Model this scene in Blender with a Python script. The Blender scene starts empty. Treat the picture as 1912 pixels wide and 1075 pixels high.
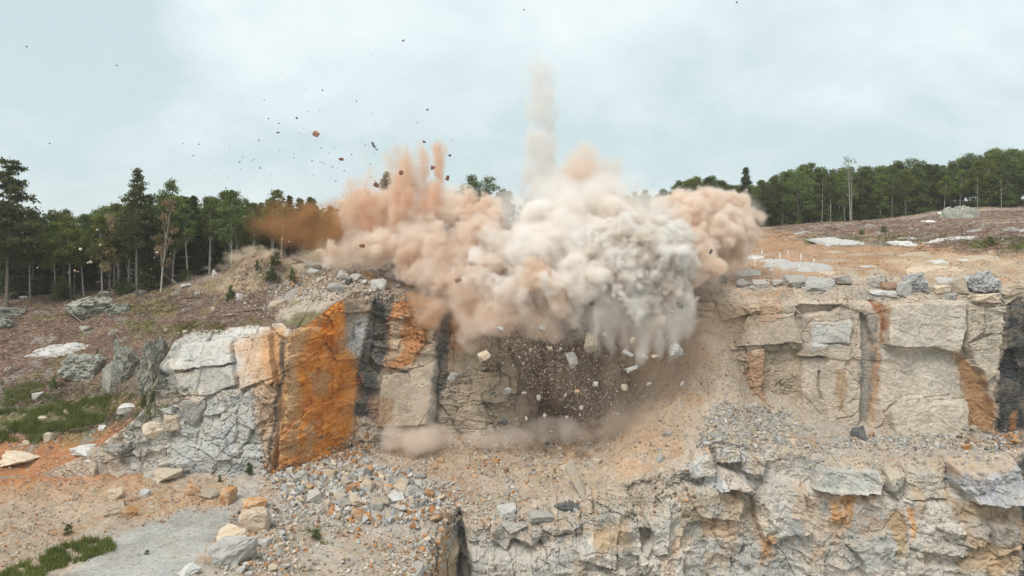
import bpy, bmesh, math, random
import numpy as np
from mathutils import Vector, Matrix
from mathutils.bvhtree import BVHTree

SC = bpy.context.scene
COL = SC.collection
R = math.radians
random.seed(7)
RNG = np.random.default_rng(11)

# ------------------------------------------------------------------ camera
F = 1365.0            # focal length in photo pixels (photo is 1912 wide)
UC, VH = 956.0, 430.0  # principal column, horizon row
CZ = 50.0             # camera height
cam = bpy.data.cameras.new('camera')
cam_ob = bpy.data.objects.new('camera', cam)
COL.objects.link(cam_ob)
cam.sensor_width = 36.0
cam.lens = 36.0 * F / 1912.0
cam.shift_y = -(537.5 - VH) / 1912.0
cam.clip_start = 0.5
cam.clip_end = 6000.0
cam_ob.location = (0, 0, CZ)
cam_ob.rotation_euler = (math.pi / 2, 0, 0)
SC.camera = cam_ob

# ------------------------------------------------------------------ sky, sun, exposure
world = bpy.data.worlds.new('World')
SC.world = world
world.use_nodes = True
SUN_ELEV, SUN_AZ = 56.0, 215.0     # degrees; the sun stands behind the camera, to the left, above the overcast


def build_world():
    nt = world.node_tree
    N, L = nt.nodes, nt.links
    bg = N['Background']
    sky = N.new('ShaderNodeTexSky')
    sky.sky_type = 'NISHITA'
    sky.sun_disc = False
    sky.sun_elevation = R(SUN_ELEV)
    sky.sun_rotation = R(SUN_AZ)
    sky.altitude = 200
    tc = N.new('ShaderNodeTexCoord')
    sep = N.new('ShaderNodeSeparateXYZ')
    L.new(tc.outputs['Generated'], sep.inputs[0])
    # flat cloud deck: direction divided by (height + small)
    add = N.new('ShaderNodeMath'); add.operation = 'ADD'; add.inputs[1].default_value = 0.55
    mx = N.new('ShaderNodeMath'); mx.operation = 'MAXIMUM'; mx.inputs[1].default_value = 0.0
    L.new(sep.outputs['Z'], mx.inputs[0]); L.new(mx.outputs[0], add.inputs[0])
    dv = N.new('ShaderNodeVectorMath'); dv.operation = 'DIVIDE'
    cmb = N.new('ShaderNodeCombineXYZ')
    for k in range(3):
        L.new(add.outputs[0], cmb.inputs[k])
    L.new(tc.outputs['Generated'], dv.inputs[0]); L.new(cmb.outputs[0], dv.inputs[1])

    def noise(scale, detail, off, rough=0.55):
        mp = N.new('ShaderNodeMapping'); mp.inputs['Location'].default_value = off
        L.new(dv.outputs[0], mp.inputs[0])
        n = N.new('ShaderNodeTexNoise')
        n.inputs['Scale'].default_value = scale
        n.inputs['Detail'].default_value = detail
        n.inputs['Roughness'].default_value = rough
        n.inputs['Distortion'].default_value = 0.25
        L.new(mp.outputs[0], n.inputs['Vector'])
        return n
    n1 = noise(1.7, 6, (3.1, 1.7, 0.4))
    n2 = noise(4.6, 7, (0.2, 5.7, 2.4), 0.6)
    ramp = N.new('ShaderNodeValToRGB')
    ramp.color_ramp.elements[0].position = 0.36
    ramp.color_ramp.elements[0].color = (5.25, 6.35, 6.6, 1)
    ramp.color_ramp.elements[1].position = 0.60
    ramp.color_ramp.elements[1].color = (7.6, 8.25, 8.35, 1)
    mixn = N.new('ShaderNodeMix'); mixn.data_type = 'FLOAT'; mixn.inputs['Factor'].default_value = 0.35
    L.new(n1.outputs['Fac'], mixn.inputs['A']); L.new(n2.outputs['Fac'], mixn.inputs['B'])
    # a little brighter towards the zenith as every overcast sky is
    hz = N.new('ShaderNodeMapRange')
    hz.inputs['From Min'].default_value = 0.0; hz.inputs['From Max'].default_value = 0.45
    hz.inputs['To Min'].default_value = -0.10; hz.inputs['To Max'].default_value = 0.08
    L.new(mx.outputs[0], hz.inputs['Value'])
    # one darker bank of cloud high on the left
    dd = N.new('ShaderNodeVectorMath'); dd.operation = 'DISTANCE'; dd.inputs[1].default_value = (-.52, .82, .26)
    L.new(tc.outputs['Generated'], dd.inputs[0])
    bank = N.new('ShaderNodeMapRange'); bank.interpolation_type = 'SMOOTHSTEP'
    for nm, vl in (('From Min', 0.0), ('From Max', 0.20), ('To Min', -0.33), ('To Max', 0.0)): bank.inputs[nm].default_value = vl
    L.new(dd.outputs['Value'], bank.inputs['Value'])
    bk = N.new('ShaderNodeMath'); bk.operation = 'ADD'
    L.new(hz.outputs[0], bk.inputs[0]); L.new(bank.outputs[0], bk.inputs[1])
    hz = bk
    ad2 = N.new('ShaderNodeMath'); ad2.operation = 'ADD'
    L.new(mixn.outputs['Result'], ad2.inputs[0]); L.new(hz.outputs[0], ad2.inputs[1])
    L.new(ad2.outputs[0], ramp.inputs[0])
    mix = N.new('ShaderNodeMix'); mix.data_type = 'RGBA'
    mix.inputs['Factor'].default_value = 0.93
    L.new(sky.outputs[0], mix.inputs['A']); L.new(ramp.outputs[0], mix.inputs['B'])
    L.new(mix.outputs['Result'], bg.inputs['Color'])
    bg.inputs['Strength'].default_value = 0.068


build_world()
sun = bpy.data.lights.new('sun', 'SUN')
sun.energy = 1.5
sun.angle = R(24)
sun.color = (1.0, 0.965, 0.92)
sun_ob = bpy.data.objects.new('sun', sun)
COL.objects.link(sun_ob)
_sd = Vector((math.sin(R(SUN_AZ)) * math.cos(R(SUN_ELEV)), math.cos(R(SUN_AZ)) * math.cos(R(SUN_ELEV)), math.sin(R(SUN_ELEV))))
sun_ob.rotation_euler = _sd.to_track_quat('Z', 'Y').to_euler()
sun_ob.location = _sd * 300
vs = SC.view_settings
vs.view_transform = 'Standard'
try:
    vs.look = 'None'
except Exception:
    pass
vs.gamma = 1.0
vs.use_curve_mapping = False
vs.exposure = 0.86
SC.render.engine = 'CYCLES'
SC.cycles.max_bounces = 24
SC.cycles.diffuse_bounces = 3
SC.cycles.glossy_bounces = 2
SC.cycles.transmission_bounces = 4
SC.cycles.transparent_max_bounces = 8
SC.cycles.volume_bounces = 20
SC.cycles.use_denoising = True

# ------------------------------------------------------------------ small helpers


def P(u, v, Y):
    """a photo pixel at distance Y -> world point"""
    return Vector(((u - UC) / F * Y, Y, CZ + (VH - v) / F * Y))


def tag(o, label=None, cat=None, group=None, kind=None):
    if label: o['label'] = label
    if cat: o['category'] = cat
    if group: o['group'] = group
    if kind: o['kind'] = kind
    return o


def link(name, me, parent=None):
    o = bpy.data.objects.new(name, me)
    COL.objects.link(o)
    if parent is not None:
        o.parent = parent
    return o


def mesh_np(name, V, faces, mats=(), colors=None, smooth=False, mat_idx=None):
    """mesh from numpy verts (n,3) and faces (m,3|4)"""
    me = bpy.data.meshes.new(name)
    V = np.ascontiguousarray(V, dtype=np.float32)
    faces = np.ascontiguousarray(faces, dtype=np.int32)
    m, k = faces.shape
    me.vertices.add(len(V)); me.vertices.foreach_set('co', V.ravel())
    me.loops.add(m * k); me.loops.foreach_set('vertex_index', faces.ravel())
    me.polygons.add(m)
    me.polygons.foreach_set('loop_start', np.arange(0, m * k, k, dtype=np.int32))
    me.polygons.foreach_set('loop_total', np.full(m, k, dtype=np.int32))
    if smooth:
        me.polygons.foreach_set('use_smooth', np.ones(m, bool))
    else:
        me.polygons.foreach_set('use_smooth', np.zeros(m, bool))
    for mt in mats:
        me.materials.append(mt)
    if mat_idx is not None:
        me.polygons.foreach_set('material_index', mat_idx.astype(np.int32))
    me.update(calc_edges=True)
    if colors is not None:
        at = me.attributes.new('col', 'FLOAT_COLOR', 'POINT')
        c4 = np.ones((len(V), 4), np.float32); c4[:, :3] = colors
        at.data.foreach_set('color', c4.ravel())
    return me


# ---- noise (numpy)
def _hash(ix, iy, seed):
    h = (ix.astype(np.int64) * 374761393 + iy.astype(np.int64) * 668265263 + seed * 1442695041) & 0xFFFFFFFF
    h = ((h ^ (h >> 13)) * 1274126177) & 0xFFFFFFFF
    h = ((h ^ (h >> 16)) * 2246822519) & 0xFFFFFFFF
    return ((h ^ (h >> 15)) & 0xFFFFFF) / float(0x1000000)


def vnoise(x, y, seed=0):
    ix, iy = np.floor(x), np.floor(y)
    fx, fy = x - ix, y - iy
    fx = fx * fx * fx * (fx * (fx * 6 - 15) + 10); fy = fy * fy * fy * (fy * (fy * 6 - 15) + 10)
    a = _hash(ix, iy, seed); b = _hash(ix + 1, iy, seed); c = _hash(ix, iy + 1, seed); d = _hash(ix + 1, iy + 1, seed)
    return (a + (b - a) * fx) * (1 - fy) + (c + (d - c) * fx) * fy


def fbm(x, y, seed=0, octv=5, gain=0.5):
    s = 0.0; a = 1.0; t = 0.0
    for k in range(octv):
        s = s + a * (vnoise(x * 2 ** k + 17.3 * k, y * 2 ** k - 9.1 * k, seed + k * 31) - 0.5)
        t += a; a *= gain
    return s / t * 2.0


def cells(x, y, seed, p=3.0, jit=0.8):
    """cellular partition: id hash in [0,1), second hash, third hash, F1, F2-F1 edge, offset from centre"""
    ix, iy = np.floor(x), np.floor(y)
    f1 = np.full(x.shape, 9.0); f2 = np.full(x.shape, 9.0)
    cx = np.zeros(x.shape); cy = np.zeros(x.shape); jx = np.zeros(x.shape); jy = np.zeros(x.shape)
    for dx in (-1, 0, 1):
        for dy in (-1, 0, 1):
            gx, gy = ix + dx, iy + dy
            px = gx + 0.5 + (_hash(gx, gy, seed) - 0.5) * jit
            py = gy + 0.5 + (_hash(gx, gy, seed + 1) - 0.5) * jit
            d = (np.abs(px - x) ** p + np.abs(py - y) ** p) ** (1 / p)
            near = d < f1
            f2 = np.where(near, f1, np.minimum(f2, d))
            f1 = np.where(near, d, f1)
            cx = np.where(near, px, cx); cy = np.where(near, py, cy)
            jx = np.where(near, gx, jx); jy = np.where(near, gy, jy)
    return dict(i=jx, j=jy, h1=_hash(jx, jy, seed + 2), h2=_hash(jx, jy, seed + 3), h3=_hash(jx, jy, seed + 4),
                edge=f2 - f1, dx=x - cx, dy=y - cy)


def sstep(a, b, x):
    t = np.clip((x - a) / (b - a), 0, 1)
    return t * t * (3 - 2 * t)


def poly_mask(u, v, poly, feather=6.0):
    """soft mask of a polygon (photo pixels), 1 inside; only evaluated near the polygon"""
    poly = np.asarray(poly, float)
    out = np.zeros(u.shape)
    lo = poly.min(0) - feather * 2; hi = poly.max(0) + feather * 2
    sel = (u > lo[0]) & (u < hi[0]) & (v > lo[1]) & (v < hi[1])
    if not sel.any():
        return out
    x, y = u[sel], v[sel]
    inside = np.zeros(x.shape, bool); dmin = np.full(x.shape, 1e9)
    n = len(poly)
    for k in range(n):
        x0, y0 = poly[k]; x1, y1 = poly[(k + 1) % n]
        cond = (y0 > y) != (y1 > y)
        xin = (x1 - x0) * (y - y0) / ((y1 - y0) if y1 != y0 else 1e-9) + x0
        inside ^= cond & (x < xin)
        ex, ey = x1 - x0, y1 - y0
        t = np.clip(((x - x0) * ex + (y - y0) * ey) / (ex * ex + ey * ey + 1e-9), 0, 1)
        dmin = np.minimum(dmin, np.hypot(x - x0 - t * ex, y - y0 - t * ey))
    sd = np.where(inside, dmin, -dmin)
    out[sel] = sstep(-feather, feather, sd)
    return out


def rect(u0, v0, u1, v1):
    return [(u0, v0), (u1, v0), (u1, v1), (u0, v1)]


def interp(x, pts):
    pts = sorted(pts)
    return np.interp(x, [p[0] for p in pts], [p[1] for p in pts])


def smooth_interp(x, pts, wdt):
    """piecewise linear, blurred over +-wdt"""
    s = 0
    for o in (-1, -0.5, 0, 0.5, 1):
        s = s + interp(x + o * wdt, pts)
    return s / 5


class TPS:
    def __init__(self, pts, lam=2e-3, sc=40.0):
        pts = np.array(pts, float)
        self.sc = sc; self.X = pts[:, :2] / sc
        n = len(pts)
        K = self._phi(self.X[:, None, :] - self.X[None, :, :]) + lam * np.eye(n)
        A = np.zeros((n + 3, n + 3)); A[:n, :n] = K
        A[:n, n] = 1; A[:n, n + 1:] = self.X; A[n:, :n] = A[:n, n:].T
        b = np.zeros(n + 3); b[:n] = pts[:, 2]
        self.w = np.linalg.solve(A, b)

    def _phi(self, d):
        r2 = (d ** 2).sum(-1)
        return 0.5 * r2 * np.log(r2 + 1e-12)

    def __call__(self, x, y):
        q = np.stack([np.ravel(x), np.ravel(y)], -1) / self.sc
        out = np.empty(len(q)); n = len(self.X)
        for a in range(0, len(q), 40000):
            c = q[a:a + 40000]
            out[a:a + 40000] = self._phi(c[:, None, :] - self.X[None]) @ self.w[:n] + self.w[n] + c @ self.w[n + 1:]
        return out.reshape(np.shape(x))


def uvY(lst):
    """(u, v, Y) photo control points -> (x, Y, z relative to camera)"""
    return [((u - UC) / F * Y, Y, (VH - v) / F * Y) for u, v, Y in lst]


def proj(V):
    Y = np.maximum(V[..., 1], 1.0)
    return UC + V[..., 0] / Y * F, VH - (V[..., 2] - CZ) / Y * F


# ------------------------------------------------------------------ materials
MATS = {}


def mat_new(name):
    m = bpy.data.materials.new(name); m.use_nodes = True
    b = m.node_tree.nodes['Principled BSDF']
    b.inputs['Roughness'].default_value = 0.93
    b.inputs['Specular IOR Level'].default_value = 0.18
    return m, m.node_tree.nodes, m.node_tree.links, b


def nz(N, L, vec, scale, detail=4, rough=0.6, dist=0.0):
    n = N.new('ShaderNodeTexNoise')
    n.inputs['Scale'].default_value = scale; n.inputs['Detail'].default_value = detail
    n.inputs['Roughness'].default_value = rough; n.inputs['Distortion'].default_value = dist
    if vec is not None:
        L.new(vec, n.inputs['Vector'])
    return n


def mrange(N, L, src, a, b, c, d):
    m = N.new('ShaderNodeMapRange')
    m.inputs['From Min'].default_value = a; m.inputs['From Max'].default_value = b
    m.inputs['To Min'].default_value = c; m.inputs['To Max'].default_value = d
    L.new(src, m.inputs['Value'])
    return m.outputs[0]


def mixrgb(N, L, a, b, fac, mode='MIX'):
    m = N.new('ShaderNodeMix'); m.data_type = 'RGBA'; m.blend_type = mode
    if isinstance(fac, (int, float)): m.inputs['Factor'].default_value = fac
    else: L.new(fac, m.inputs['Factor'])
    for k, s in (('A', a), ('B', b)):
        if isinstance(s, tuple): m.inputs[k].default_value = (*s[:3], 1)
        else: L.new(s, m.inputs[k])
    return m.outputs['Result']


def earth_material(name, fine, bump, tint=(0.5, 0.33, 0.2), tint_amt=0.25, streak=False, speck=0.0):
    """surface whose own colour sits on the vertices ('col'), with procedural grain, tint and relief"""
    m, N, L, b = mat_new(name)
    at = N.new('ShaderNodeAttribute'); at.attribute_name = 'col'
    geo = N.new('ShaderNodeNewGeometry')
    pos = geo.outputs['Position']
    n1 = nz(N, L, pos, 0.55, 6, 0.62, 0.3)
    n2 = nz(N, L, pos, fine, 8, 0.72)
    c = mixrgb(N, L, at.outputs['Color'], tint, mrange(N, L, n1.outputs['Fac'], 0.45, 0.7, 0.0, tint_amt))
    g = N.new('ShaderNodeMath'); g.operation = 'MULTIPLY'
    L.new(mrange(N, L, n1.outputs['Fac'], 0.3, 0.7, 0.90, 1.1), g.inputs[0])
    L.new(mrange(N, L, n2.outputs['Fac'], 0.3, 0.7, 0.72, 1.26), g.inputs[1])
    vm = N.new('ShaderNodeVectorMath'); vm.operation = 'SCALE'
    L.new(c, vm.inputs[0]); L.new(g.outputs[0], vm.inputs['Scale'])
    c = vm.outputs[0]
    hsrc = n2.outputs['Fac']
    if streak:
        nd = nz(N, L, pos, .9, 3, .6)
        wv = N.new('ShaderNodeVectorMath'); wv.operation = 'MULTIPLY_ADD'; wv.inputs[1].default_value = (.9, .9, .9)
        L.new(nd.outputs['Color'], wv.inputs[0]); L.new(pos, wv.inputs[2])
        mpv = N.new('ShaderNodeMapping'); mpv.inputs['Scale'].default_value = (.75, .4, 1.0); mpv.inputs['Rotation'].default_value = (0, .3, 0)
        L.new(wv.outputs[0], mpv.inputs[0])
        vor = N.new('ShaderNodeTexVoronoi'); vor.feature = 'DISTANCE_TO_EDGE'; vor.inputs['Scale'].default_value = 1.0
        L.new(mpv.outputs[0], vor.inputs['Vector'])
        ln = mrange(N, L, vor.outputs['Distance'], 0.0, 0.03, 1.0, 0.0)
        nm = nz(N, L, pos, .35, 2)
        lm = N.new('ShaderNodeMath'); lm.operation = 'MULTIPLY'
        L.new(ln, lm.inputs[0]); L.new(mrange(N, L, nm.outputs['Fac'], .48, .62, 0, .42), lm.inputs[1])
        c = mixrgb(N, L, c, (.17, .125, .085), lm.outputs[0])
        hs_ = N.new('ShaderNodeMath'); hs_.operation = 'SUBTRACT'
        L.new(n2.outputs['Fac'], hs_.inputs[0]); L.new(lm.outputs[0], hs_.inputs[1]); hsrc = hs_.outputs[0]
        mp = N.new('ShaderNodeMapping'); mp.inputs['Scale'].default_value = (1.6, 1.6, 0.16)
        L.new(pos, mp.inputs[0])
        n3 = nz(N, L, mp.outputs[0], 1.3, 5, 0.65, 0.6)
        c = mixrgb(N, L, c, (0.42, 0.25, 0.13), mrange(N, L, n3.outputs['Fac'], 0.56, 0.76, 0.0, 0.4))
        mp2 = N.new('ShaderNodeMapping'); mp2.inputs['Scale'].default_value = (0.35, 0.35, 2.2); mp2.inputs['Rotation'].default_value = (0.1, 0.22, 0)
        L.new(pos, mp2.inputs[0])
        n4 = nz(N, L, mp2.outputs[0], 1.5, 6, 0.7, 0.8)
        c = mixrgb(N, L, c, (0.16, 0.14, 0.12), mrange(N, L, n4.outputs['Fac'], 0.58, 0.8, 0.0, 0.42))
    if speck:
        vo = N.new('ShaderNodeTexVoronoi'); vo.inputs['Scale'].default_value = 5.0
        L.new(pos, vo.inputs['Vector'])
        sel = N.new('ShaderNodeSeparateColor'); L.new(vo.outputs['Color'], sel.inputs[0])
        f1 = mrange(N, L, sel.outputs[0], 0.84, 0.95, 0.0, speck)
        c = mixrgb(N, L, c, (0.46, 0.42, 0.37), f1)
        f2 = mrange(N, L, sel.outputs[1], 0.8, 0.95, 0.0, speck)
        c = mixrgb(N, L, c, (0.13, 0.10, 0.075), f2)
    L.new(c, b.inputs['Base Color'])
    bp = N.new('ShaderNodeBump'); bp.inputs['Strength'].default_value = bump; bp.inputs['Distance'].default_value = 0.12
    L.new(hsrc, bp.inputs['Height'])
    L.new(bp.outputs[0], b.inputs['Normal'])
    return m


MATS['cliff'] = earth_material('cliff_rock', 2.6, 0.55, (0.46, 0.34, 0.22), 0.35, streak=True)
MATS['earth'] = earth_material('earth', 3.5, 0.7, (0.36, 0.24, 0.15), 0.25, speck=0.4)
MATS['pit'] = earth_material('pit_gravel', 3.0, 0.4)


def stone_material(name, base, second, dark, amt=0.5, vein=0.0):
    m, N, L, b = mat_new(name)
    tc = N.new('ShaderNodeTexCoord'); oi = N.new('ShaderNodeObjectInfo')
    ad = N.new('ShaderNodeVectorMath'); ad.operation = 'ADD'
    cm = N.new('ShaderNodeCombineXYZ')
    ml = N.new('ShaderNodeMath'); ml.operation = 'MULTIPLY'; ml.inputs[1].default_value = 91.0
    L.new(oi.outputs['Random'], ml.inputs[0])
    for k in range(3): L.new(ml.outputs[0], cm.inputs[k])
    geo = N.new('ShaderNodeNewGeometry')
    L.new(geo.outputs['Position'], ad.inputs[0]); L.new(cm.outputs[0], ad.inputs[1])
    n1 = nz(N, L, ad.outputs[0], 1.3, 5, 0.62, 0.5); n2 = nz(N, L, ad.outputs[0], 5.0, 8, 0.74)
    c = mixrgb(N, L, base, second, mrange(N, L, n1.outputs['Fac'], 0.40, 0.58, 0.0, amt + .25))
    c = mixrgb(N, L, c, dark, mrange(N, L, n2.outputs['Fac'], 0.50, 0.72, 0.0, 0.7))
    hs = N.new('ShaderNodeHueSaturation')
    L.new(c, hs.inputs['Color']); L.new(mrange(N, L, oi.outputs['Random'], 0, 1, 0.78, 1.2), hs.inputs['Value'])
    L.new(hs.outputs[0], b.inputs['Base Color'])
    bp = N.new('ShaderNodeBump'); bp.inputs['Strength'].default_value = 0.5; bp.inputs['Distance'].default_value = 0.08
    L.new(n2.outputs['Fac'], bp.inputs['Height']); L.new(bp.outputs[0], b.inputs['Normal'])
    return m


STONE = {
    'grey': stone_material('grey_stone', (.335, .315, .285), (.41, .37, .32), (.15, .135, .12)),
    'pale grey': stone_material('pale_grey_stone', (.455, .435, .405), (.36, .345, .32), (.2, .185, .165)),
    'white': stone_material('white_stone', (.58, .56, .525), (.46, .445, .415), (.27, .24, .21)),
    'tan': stone_material('tan_stone', (.44, .36, .26), (.38, .33, .27), (.2, .15, .1)),
    'cream': stone_material('cream_stone', (.55, .47, .37), (.5, .37, .25), (.27, .2, .14)),
    'orange': stone_material('orange_stone', (.46, .22, .085), (.47, .34, .22), (.2, .09, .04), 0.75),
    'brown': stone_material('brown_stone', (.24, .15, .10), (.33, .23, .16), (.1, .06, .04)),
    'dark': stone_material('dark_stone', (.10, .10, .10), (.17, .16, .15), (.05, .05, .05)),
    'red brown': stone_material('red_brown_stone', (.22, .10, .065), (.30, .16, .10), (.08, .045, .035)),
    'mottled': stone_material('mottled_stone', (.42, .41, .395), (.24, .235, .225), (.13, .125, .12), 0.7),
    'lichen': stone_material('lichen_stone', (.20, .20, .17), (.34, .33, .28), (.08, .085, .06), 0.7),
}


def plain(name, col, rough=0.9, var=0.25, scale=4.0):
    m, N, L, b = mat_new(name)
    geo = N.new('ShaderNodeNewGeometry'); oi = N.new('ShaderNodeObjectInfo')
    n = nz(N, L, geo.outputs['Position'], scale, 4)
    hs = N.new('ShaderNodeHueSaturation'); hs.inputs['Color'].default_value = (*col, 1)
    mm = N.new('ShaderNodeMath'); mm.operation = 'MULTIPLY'
    L.new(mrange(N, L, n.outputs['Fac'], 0.3, 0.7, 1 - var, 1 + var), mm.inputs[0])
    L.new(mrange(N, L, oi.outputs['Random'], 0, 1, 1 - var, 1 + var), mm.inputs[1])
    L.new(mm.outputs[0], hs.inputs['Value']); L.new(hs.outputs[0], b.inputs['Base Color'])
    b.inputs['Roughness'].default_value = rough
    return m


def leaf_material(name, dark, light, dry=None):
    m, N, L, b = mat_new(name)
    geo = N.new('ShaderNodeNewGeometry'); oi = N.new('ShaderNodeObjectInfo')
    n = nz(N, L, geo.outputs['Position'], 0.55, 4, 0.65)
    rnd = geo.outputs['Random Per Island']
    c = mixrgb(N, L, dark, light, mrange(N, L, n.outputs['Fac'], 0.35, 0.65, 0.0, 1.0))
    hs = N.new('ShaderNodeHueSaturation'); L.new(c, hs.inputs['Color'])
    mm = N.new('ShaderNodeMath'); mm.operation = 'MULTIPLY'
    L.new(mrange(N, L, rnd, 0, 1, 0.6, 1.45), mm.inputs[0]); L.new(mrange(N, L, oi.outputs['Random'], 0, 1, 0.7, 1.35), mm.inputs[1])
    L.new(mm.outputs[0], hs.inputs['Value'])
    L.new(mrange(N, L, oi.outputs['Random'], 0, 1, 0.475, 0.515), hs.inputs['Hue'])
    out = hs.outputs[0]
    L.new(out, b.inputs['Base Color']); b.inputs['Roughness'].default_value = 0.7
    tr = N.new('ShaderNodeBsdfTranslucent'); L.new(out, tr.inputs[0])
    mx = N.new('ShaderNodeMixShader'); mx.inputs[0].default_value = 0.5
    L.new(b.outputs[0], mx.inputs[1]); L.new(tr.outputs[0], mx.inputs[2])
    L.new(mx.outputs[0], N['Material Output'].inputs['Surface'])
    return m


MATS['bark'] = plain('bark', (.17, .145, .12), scale=8)
MATS['pale_bark'] = plain('pale_bark', (.36, .33, .29), scale=8)
MATS['leaf'] = leaf_material('green_leaf', (.085, .115, .036), (.17, .21, .07))
MATS['leaf_yellow'] = leaf_material('yellow_green_leaf', (.11, .135, .03), (.215, .24, .065))
MATS['needle'] = leaf_material('pine_needle', (.095, .122, .05), (.165, .195, .078))
MATS['fir'] = leaf_material('fir_needle', (.06, .085, .04), (.105, .135, .06))
MATS['dry'] = leaf_material('dry_leaf', (.26, .19, .10), (.42, .33, .20))
MATS['grass'] = leaf_material('grass_blade', (.11, .135, .032), (.20, .225, .06))
MATS['wood'] = plain('dead_wood', (.30, .25, .20), scale=6)
MATS['dark_wood'] = plain('dark_wood', (.13, .085, .06), scale=6)
MATS['marker'] = plain('white_plastic', (.78, .78, .76), 0.5, 0.05)
MATS['chip'] = None

# ------------------------------------------------------------------ terrain: upper cliff
CAMV = Vector((0, 0, CZ))
# foot of the upper cliff in plan (x, Y)
YC = [(-2000, 76), (-70, 76), (-50, 75.6), (-38.9, 75.2), (-25.3, 75.6), (-23.9, 76.6), (-18.8, 86.5), (-15.2, 88), (-0.4, 88), (12.5, 88),
      (21.7, 86), (27.2, 83.5), (41.7, 82), (55.5, 82), (80, 82), (2000, 82)]
# height of its top edge relative to the camera
ZT = [(-2000, -25.4), (-49, -25.4), (-44.5, -23.4), (-40.5, -20.5), (-38.6, -18.6), (-37.6, -12.2), (-36, -11.4), (-31, -11.0), (-25, -10.7), (-23.5, -10.9),
      (-21.2, -9.2), (-19.0, -7.2), (-16, -7.6), (-8, -8.0), (0, -7.6), (15, -7.6), (22, -7.8), (27, -8.5), (33, -7.9), (45, -7.6), (57, -7.6), (80, -7.6), (2000, -7.6)]
LEAN = [(-2000, 0), (-49, 0), (-40, 2.5), (-34, 4.6), (-27, 4.2), (-24, 2.6), (-21, 1.4), (-15, 0.9), (20, 1.2), (30, 0.9), (2000, 0.9)]

T_PTS = uvY([
    (-60, 562, 106), (0, 560, 108), (100, 553, 109), (200, 548, 110), (330, 533, 108), (400, 520, 110), (460, 500, 113), (560, 480, 116),
    (0, 610, 100), (0, 700, 91), (0, 790, 83), (-120, 700, 91), (-150, 800, 82), (100, 640, 96), (100, 740, 86), (200, 600, 100), (200, 690, 89), (150, 790, 82),
    (250, 770, 81), (300, 600, 97), (400, 582, 95), (500, 572, 92), (330, 622, 83), (430, 618, 83), (520, 600, 83), (560, 560, 89), (640, 535, 90),
    (700, 530, 92), (800, 530, 92), (950, 520, 93), (1100, 520, 93), (1250, 525, 91), (1400, 535, 87), (1500, 532, 87), (1650, 530, 86), (1900, 535, 85), (2050, 535, 85),
    (1350, 500, 98), (1450, 490, 100), (1600, 490, 99), (1900, 500, 93), (1420, 445, 135), (1550, 450, 120), (1700, 447, 116), (1800, 432, 118), (1912, 440, 106), (1912, 405, 135),
    (1450, 424, 165), (1600, 411, 170), (1700, 402, 170), (1800, 392, 168), (1912, 386, 165), (2100, 382, 160), (1750, 402, 145),
    (700, 450, 130), (950, 440, 150), (1200, 432, 160), (700, 440, 170), (950, 436, 175), (1200, 428, 180),
]) + [(-60, 140, -9), (-30, 150, -6), (-80, 120, -10.5), (-150, 110, -12), (-200, 200, -9), (0, 220, 0), (80, 230, 6), (150, 180, 8), (200, 120, 4), (130, 100, -2),
      (0, 320, 2), (250, 320, 10), (-250, 320, 0), (-120, 85, -20), (-160, 78, -24)]
tps_T = TPS(T_PTS)

F_PTS = uvY([
    (-150, 905, 74.5), (0, 900, 74.5), (120, 897, 74.8), (250, 892, 75.3), (380, 892, 75.4), (500, 890, 75.6), (600, 862, 80.5), (700, 828, 87), (900, 815, 87.6), (1050, 808, 87.6),
    (1130, 780, 87.5), (1200, 700, 87.0), (1260, 645, 86.6), (1320, 605, 85.3), (1375, 690, 83.2), (1410, 765, 82.2), (1500, 792, 81.2), (1650, 815, 81), (1880, 815, 81), (2050, 815, 81),
    (1300, 822, 75.8), (1450, 830, 76.3), (1900, 836, 76.4), (2050, 836, 76.4), (1240, 872, 75.4), (1180, 900, 75), (1050, 925, 74.5), (950, 950, 74), (850, 940, 74),
    (640, 922, 74), (560, 905, 74), (750, 872, 80), (950, 880, 79.5), (1080, 870, 79.5), (1150, 850, 79), (1260, 760, 80.5), (1340, 750, 80.5), (1200, 800, 80.5),
    (-100, 1075, 54), (0, 1075, 54), (300, 1075, 54), (500, 1075, 55), (640, 1075, 57), (760, 1075, 60), (400, 960, 67), (100, 960, 67.5), (250, 940, 69), (640, 990, 66), (760, 1000, 67),
    (80, 1010, 61), (480, 950, 69)]) + [(-60, 30, -25), (-20, 30, -27.5), (-60, 5, -25), (-15, 5, -28), (0, 40, -31), (-120, 60, -25)]
tps_F = TPS(F_PTS)


# ---- zones painted on the rock (the rock's own colours, shade painted in where marked), polygons in photo pixels
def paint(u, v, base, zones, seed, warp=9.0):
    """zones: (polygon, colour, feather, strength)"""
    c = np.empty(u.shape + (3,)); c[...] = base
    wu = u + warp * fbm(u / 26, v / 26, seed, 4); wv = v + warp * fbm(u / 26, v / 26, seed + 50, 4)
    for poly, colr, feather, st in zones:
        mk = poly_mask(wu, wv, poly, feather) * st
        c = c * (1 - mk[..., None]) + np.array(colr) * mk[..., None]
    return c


GREY, PALE, TAN, CREAM = (.365, .355, .335), (.50, .485, .455), (.46, .385, .305), (.50, .43, .335)
ORANGE, RUST, SLATE, PEACH = (.66, .255, .048), (.33, .15, .055), (.085, .088, .085), (.50, .34, .215)

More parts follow.
